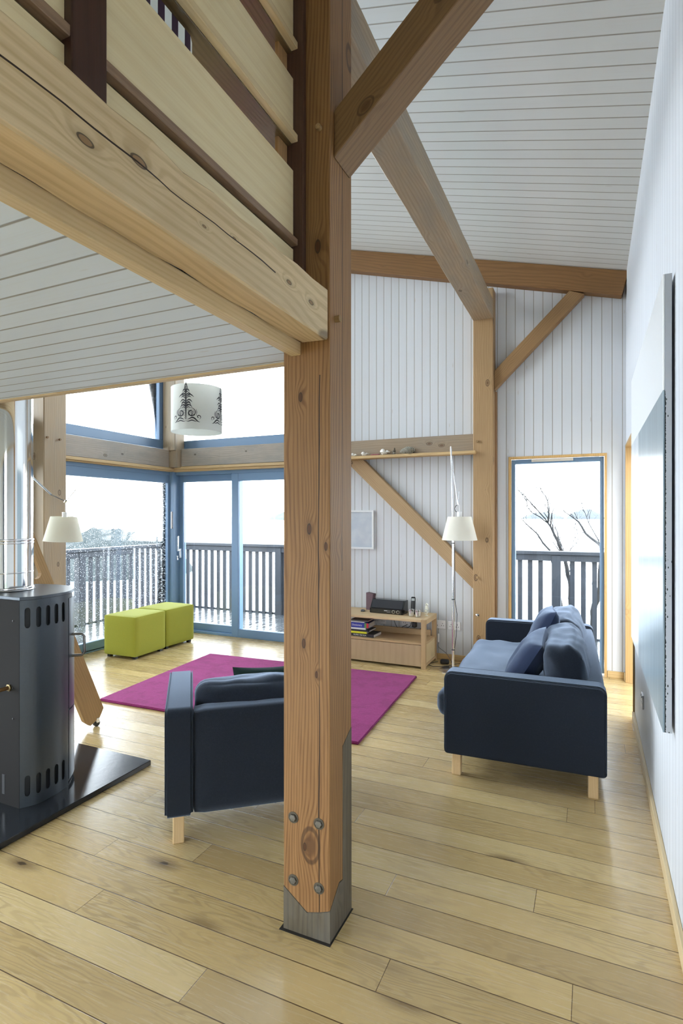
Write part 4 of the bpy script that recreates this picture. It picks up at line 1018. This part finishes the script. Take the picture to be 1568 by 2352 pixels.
# shelf objects
ZS = 2.1535
SHELL = plain((.80, .77, .72), .55, nz=.25, nscale=120, name='shell')
def shell(x, lb, seed, sc=1.0, sharp=.5):
    random.seed(seed); bm = BM()
    # spiral conch: stacked shrinking whorls
    pts = []; rad = []
    for i in range(30):
        t_ = i/29; a = t_*12; rr = .024*(1-t_)**1.1+.002
        pts.append((-.035+.085*t_, math.cos(a)*rr*.55, .024*sc+math.sin(a)*rr*.45)); rad.append(.019*(1-t_)**.8+.0015)
    add_tube(bm, pts, [q*sc for q in rad], 10)
    for k in range(6):
        a = k*1.05; bmesh.ops.create_cone(bm, segments=6, radius1=.006, radius2=.0008, depth=.02, cap_ends=True, matrix=Matrix.Translation((-.03, math.cos(a)*.02, .024+math.sin(a)*.02)) @ Matrix.Rotation(-a+math.pi/2, 4, 'X'))
    zmin = min(v.co.z for v in bm.verts)
    for v in bm.verts: v.co = Vector((v.co.x*sc, v.co.y*sc, (v.co.z-zmin)*sc))
    return tag(finish('seashell', bm, SHELL, loc=(x, 5.585, ZS), rot=(0, 0, random.uniform(-.5, .5))), lb, 'seashell', 'shells on the little shelf')
shell(-2.37, 'small spiky white seashell at the left end of the shelf', 1, .85)
shell(-2.24, 'knobbly white seashell, second along the shelf', 5, .95)
shell(-2.01, 'largest smooth white seashell on the shelf, left of the figurine', 9, 1.15)
bm = soft(.10, .04, .018, .009, 6, wr=.004, seed=4, c=(0, 0, .0095)); tag(finish('red_shell', bm, plain((.30, .08, .09), .5, nz=.6, nscale=80, name='red_shell'), loc=(-2.12, 5.585, ZS)), 'flat reddish shell between the white seashells on the shelf', 'seashell')
b_ = BM(); add_lathe(b_, [(0, 0), (.02, 0), (.012, .008), (.008, .03), (.014, .04), (.006, .055), (.009, .062), (.003, .075), (0, .077)], 14); add_tube(b_, [(-.022, 0, .0), (-.018, 0, .05)], .004, 6); add_tube(b_, [(-.03, 0, .035), (.0, 0, .04)], .003, 6)
tag(finish('figurine', b_, plain((.16, .14, .11), .35, .6, nz=.5, name='pewter'), loc=(-1.905, 5.585, ZS)), 'tiny dark metal figurine on the shelf beside the ridged ornament', 'figurine')
sp = NT('ridged_shell'); cN = sp.sep(sp.coord('Object')); st_ = sp.math('SINE', sp.math('ADD', sp.math('MULTIPLY', cN[0], 420.), sp.math('MULTIPLY', sp.math('SINE', sp.math('MULTIPLY', cN[2], 500.)), 1.4)))
sp.bsdf(sp.mix(sp.map(st_, -.1, .3), (.02, .02, .02), (.62, .58, .46)), .5, nrm=sp.bump(st_, .8, .004))
bm = BM(); bmesh.ops.create_uvsphere(bm, u_segments=40, v_segments=24, radius=1)
for v in bm.verts:
    t_ = v.co.x; taper = 1-.35*max(-t_, 0)**1.2; v.co = Vector((v.co.x*.085-.0, v.co.y*.035*taper, (v.co.z*.040*taper)+.040-.012*max(-t_, 0)))
    v.co.z = max(v.co.z, 0)
for f in bm.faces: f.smooth = True
tag(finish('ridged_ornament', bm, sp.m, loc=(-1.765, 5.585, ZS), rot=(0, 0, 0)), 'black and cream ridged pod-shaped ornament on the shelf', 'ornament')

# ---- painting on the right wall
pt = thing('wall_painting', 'large unframed abstract painting in white and blue-grey on the right wall', 'painting', (.25, 3.38, 1.555))
sp = NT('painted_canvas'); cN = sp.sep(sp.coord('Object'))
topb = sp.math('GREATER_THAN', cN[2], .43)
far = sp.math('GREATER_THAN', cN[1], .28)
farlow = sp.math('MULTIPLY', far, sp.math('LESS_THAN', cN[2], -.20))
br = sp.noise(sp.comb(cN[0], sp.math('MULTIPLY', cN[1], 14.), sp.math('MULTIPLY', cN[2], 1.4)), 1, 5, .6)
blu = sp.mix(sp.map(br, .35, .7), (.20, .27, .32), (.27, .35, .40))
pal = sp.mix(sp.map(br, .35, .7), (.46, .52, .58), (.66, .70, .74))
cc = sp.mix(far, blu, pal); cc = sp.mix(sp.math('MAXIMUM', topb, farlow), cc, (.84, .86, .88))
sp.bsdf(cc, .28, spec=.6)
finish('canvas', boxm(0, .006, -.935, .925, -.885, .875, .0015), sp.m, pt)
sp = NT('canvas_edge'); cN = sp.sep(sp.coord('Object')); nn = sp.noise(sp.comb(0.0, 0.0, cN[2]), 70., 4, .8)
lim = sp.math('MULTIPLY', sp.math('SUBTRACT', nn, .32), .020); lim = sp.math('MULTIPLY', lim, sp.map(cN[2], .44, .40))
k1 = sp.math('LESS_THAN', sp.math('SUBTRACT', cN[0], .006), lim)
kd = sp.vor(sp.comb(sp.math('MULTIPLY', cN[0], 60.), 0.0, sp.math('MULTIPLY', cN[2], 26.)), 1.0); k2 = sp.math('MULTIPLY', sp.math('LESS_THAN', kd, .13), sp.math('LESS_THAN', cN[2], .4))
sp.bsdf(sp.mix(sp.math('MAXIMUM', k1, k2), (.50, .53, .58), (.012, .022, .022)), .6)
finish('canvas_edge', boxm(.006, .030, -.935, .925, -.885, .875, .001), sp.m, pt)
finish('batten', boxm(.030, .039, -.80, .80, -.70, .74), plain((.3, .2, .1), .7, name='batten_wood'), pt)

# ================================================================== OUTSIDE
DECK = wood((.16, .175, .185), (.10, .11, .12), 'y', knots=.0, rings=20., rough=.16, spec=.8, ringmix=.5)
s = NT('wet_decking'); cN = s.sep(s.coord('Object')); t_ = s.math('FRACT', s.math('DIVIDE', s.math('ADD', cN[0], 50.0), .125)); e_ = s.math('MINIMUM', t_, s.math('SUBTRACT', 1.0, t_))
nn = s.noise(s.comb(s.math('MULTIPLY', cN[0], 30.), s.math('MULTIPLY', cN[1], 2.), 0.0), 1, 4)
gp = s.map(e_, .05, .02); s.bsdf(s.mix(gp, s.mix(nn, (.028, .033, .038), (.06, .068, .075)), (.02, .02, .02)), s.map(nn, .3, .7, .08, .3), nrm=s.bump(s.math('SUBTRACT', s.math('MULTIPLY', nn, .2), gp), .4, .004), spec=.7)
bm = BM(); add_box(bm, -6.75, .9, YW+.15, 7.65, -.14, -.05); add_box(bm, -6.75, XL-.14, 1.0, YW+.13, -.14, -.05); struct('deck', bm, s.m)
RAIL = wood((.042, .048, .058), (.026, .030, .038), 'z', knots=.2, grey=.04, rings=40., rough=.5)
def railing(x0, y0, x1, y1, z0, ztop, label, posts, skip=()):
    L = math.hypot(x1-x0, y1-y0); a = math.atan2(y1-y0, x1-x0)
    t = thing('deck_railing', label, 'railing', (x0, y0, z0), a); H = ztop-z0
    finish('top_rail', boxm(-.05, L+.05, -.07, .07, H-.045, H, .004), RAIL, t)
    finish('fascia', boxm(-.05, L+.05, -.045, -.01, H-.125, H-.045, .003), RAIL, t)
    finish('bottom_rail', boxm(-.05, L+.05, .01, .04, .0-.12, .02, .003), RAIL, t)
    n = int(L/.127); pm = None
    for i in range(n+1):
        x = i*.127+.03
        if any(abs(x-p) < .075 for p in posts): continue
        if pm is None: pm = finish('baluster', boxm(-.029, .029, -.012, .018, -.06, H-.05, .002), RAIL, t, loc=(x, 0, 0))
        else: c = pm.copy(); COL.objects.link(c); c.location = (x, 0, 0)
    for p in posts: finish('post', boxm(p-.055, p+.055, -.055, .055, -.05, H-.05, .004), RAIL, t)
    return t
railing(-6.60, 1.2, -6.60, 7.45, -.05, 1.04, 'dark wet balcony railing outside the rain-spotted left glass', (1.0, 2.75, 4.42))
railing(-6.60, 7.58, .9, 7.58, -.05, 1.055, 'dark wooden balcony railing outside the far doors and the tall window', (.06, 2.1, 4.2, 6.19))
# sea, ground and land
s = NT('sea'); nn = s.noise(s.coord('Object'), .25, 4); s.bsdf((.35, .42, .48), .18, nrm=s.bump(nn, .3, .3), spec=1.0)
bm = BM(); add_box(bm, -3500, 3500, -60, 4200, -4.3, -4.0); struct('sea', bm, s.m)
s = NT('shore_grass'); nn = s.noise(s.coord('Object'), 2.2, 6, .7); s.bsdf(s.mix(s.map(nn, .35, .65), (.02, .032, .010), (.07, .08, .045)), .9, nrm=s.bump(nn, .6, .2))
bm = BM(); n = 60
vs = [[bm.verts.new((-24+60*i/n, -30+44*j/40, -2.9+mnoise.noise(Vector((i*.35, j*.35, 0)))*.6-max(0, (j-32))*.2-max(0, 8-i)*.2)) for j in range(41)] for i in range(n+1)]
for i in range(n):
    for j in range(40):
        f = bm.faces.new((vs[i][j], vs[i+1][j], vs[i+1][j+1], vs[i][j+1])); f.smooth = True
struct('ground', bm, s.m)
def mound(name, cx, cy, rx, ry, h, z0, mat, label, rough=.12, seed=0, n=50, cat='hill'):
    bm = BM(); vs = [[None]*(n+1) for _ in range(n+1)]
    for i in range(n+1):
        for j in range(n+1):
            u, v = -1+2*i/n, -1+2*j/n; d = math.hypot(u, v)
            k = max(0, 1-d*d)**.8
            z = h*k*(1+rough*2*mnoise.noise(Vector((u*3+seed, v*3, 1))))+h*rough*mnoise.noise(Vector((u*12+seed, v*12, 5)))*k
            vs[i][j] = bm.verts.new((cx+u*rx, cy+v*ry, z0+z-(.3 if d > 1 else 0)))
    for i in range(n):
        for j in range(n):
            f = bm.faces.new((vs[i][j], vs[i+1][j], vs[i+1][j+1], vs[i][j+1])); f.smooth = True
    return tag(finish(name, bm, mat), label, cat)
s = NT('heather_rock'); nn = s.noise(s.coord('Object'), .9, 8, .75); s.bsdf(s.mix(s.map(nn, .4, .6), (.022, .032, .032), (.06, .07, .07)), .95, nrm=s.bump(nn, 1.0, .5)); HR = s.m
mound('headland', -44.0, 40.5, 8.5, 8.5, 4.2, -4.0, HR, 'scrubby rocky headland behind the left balcony railing', .10, 2, cat='headland')
HZ1 = plain((.075, .085, .078), .95, nz=.4, nscale=.08, name='misty_island'); HZ2 = plain((.072, .080, .088), .95, nz=.3, nscale=.02, name='misty_hill')
mound('island', -438, 782, 44, 30, 13, -4.05, HZ1, 'small hazy island on the sea seen through the far sliding door', .2, 5, cat='island')
mound('far_hill', -11, 1240, 37, 40, 19, -4.1, HZ2, 'pale misty island behind the branches, right side of the tall window', .12, 8, cat='island')
mound('far_hill', -95, 1260, 45, 40, 14, -4.1, HZ2, 'low misty island behind the branches, left side of the tall window', .15, 11, cat='island')
# bare birch trees outside the tall window
BARK = plain((.010, .009, .010), .8, nz=.5, nscale=25, name='birch_bark')
def grow(bm, p, d, L, r_, depth, rng):
    pts = [p]; rad = [r_]; n = 5
    for i in range(n):
        d = (d+Vector((rng.uniform(-.25, .25), rng.uniform(-.2, .2), rng.uniform(-.12, .22)))).normalized(); p = p+d*L/n; pts.append(p); rad.append(r_*(1-.6*(i+1)/n))
    add_tube(bm, pts, rad, 5, cap=False)
    if depth:
        for k in range(3 if depth > 1 else 4):
            i = rng.randint(1, n); dd = (d+Vector((rng.uniform(-.9, .9), rng.uniform(-.6, .6), rng.uniform(-.2, .7)))).normalized()
            grow(bm, pts[i], dd, L*rng.uniform(.45, .75), rad[i]*.6, depth-1, rng)
def tree(name, lines, label, seed, loc):
    rng = random.Random(seed); t = BM()
    for pts, r0, r1 in lines:
        P_ = [Vector(p)-Vector(loc) for p in pts]; Q_ = [P_[0]]
        for a, b in zip(P_, P_[1:]): Q_ += [a.lerp(b, .5)+Vector((rng.uniform(-.012, .012), rng.uniform(-.02, .02), 0)), b]
        add_tube(t, Q_, r0, 8, r2=r1)
        for i in range(max(2, len(Q_)//3), len(Q_)):
            if rng.random() < .85:
                d = (Q_[i]-Q_[i-1]).normalized()+Vector((rng.uniform(-1, 1), rng.uniform(-.6, .6), rng.uniform(-.1, .8)))
                grow(t, Q_[i], d.normalized(), rng.uniform(.22, .45), max(r1, .0065)*.8, 2, rng)
    return tag(finish(name, t, BARK, loc=loc, recalc=False), label, 'tree')
tree('birch_tree', [([(-.18, 9.5, -2.9), (-.25, 9.5, -1.2), (-.29, 9.5, .02), (-.302, 9.5, .37), (-.347, 9.52, .57), (-.386, 9.5, .81), (-.444, 9.5, .97), (-.496, 9.5, 1.12), (-.574, 9.5, 1.28), (-.64, 9.5, 1.39)], .045, .014),
    ([(-.64, 9.5, 1.39), (-.76, 9.5, 1.49), (-.88, 9.5, 1.56), (-.96, 9.5, 1.65), (-.98, 9.5, 1.83)], .010, .004), ([(-.64, 9.5, 1.39), (-.746, 9.45, 1.54), (-.84, 9.4, 1.65), (-.93, 9.4, 1.76), (-1.0, 9.4, 1.86)], .012, .004),
    ([(-.64, 9.5, 1.39), (-.627, 9.55, 1.54), (-.64, 9.6, 1.68), (-.68, 9.6, 1.82), (-.74, 9.6, 1.9)], .012, .004), ([(-.386, 9.5, .81), (-.30, 9.5, .98), (-.22, 9.5, 1.06), (-.20, 9.5, 1.2)], .008, .003)],
    'bare forked birch tree outside the tall window, its trunk behind the middle of the railing', 4, (-.18, 9.5, -2.9))
tree('birch_tree', [([(.03, 9.0, -2.8), (.02, 9.0, -1.0), (.029, 9.0, 0), (.041, 9.0, .19), (.082, 9, .32), (.111, 9, .45), (.14, 9, .9), (.13, 9.3, 1.05), (.065, 9.6, 1.10), (-.085, 9.8, 1.22), (-.185, 9.9, 1.40), (-.318, 10, 1.51), (-.42, 10, 1.58)], .055, .005),
    ([(.13, 9.3, 1.05), (.013, 9.6, 1.29), (-.072, 9.8, 1.486), (-.131, 9.9, 1.63), (-.158, 10, 1.76)], .008, .004)], 'bare birch tree at the right edge of the tall window', 9, (.03, 9.0, -2.8))
tree('birch_tree', [([(-.30, 11, -2.8), (-.45, 11, -.5), (-.62, 11, .5), (-.71, 11, .867), (-.84, 11, 1.02), (-.94, 11, 1.18), (-1.09, 11, 1.32), (-1.25, 11, 1.5)], .03, .005)], 'thin bare birch sapling at the left of the tall window', 12, (-.30, 11, -2.8))
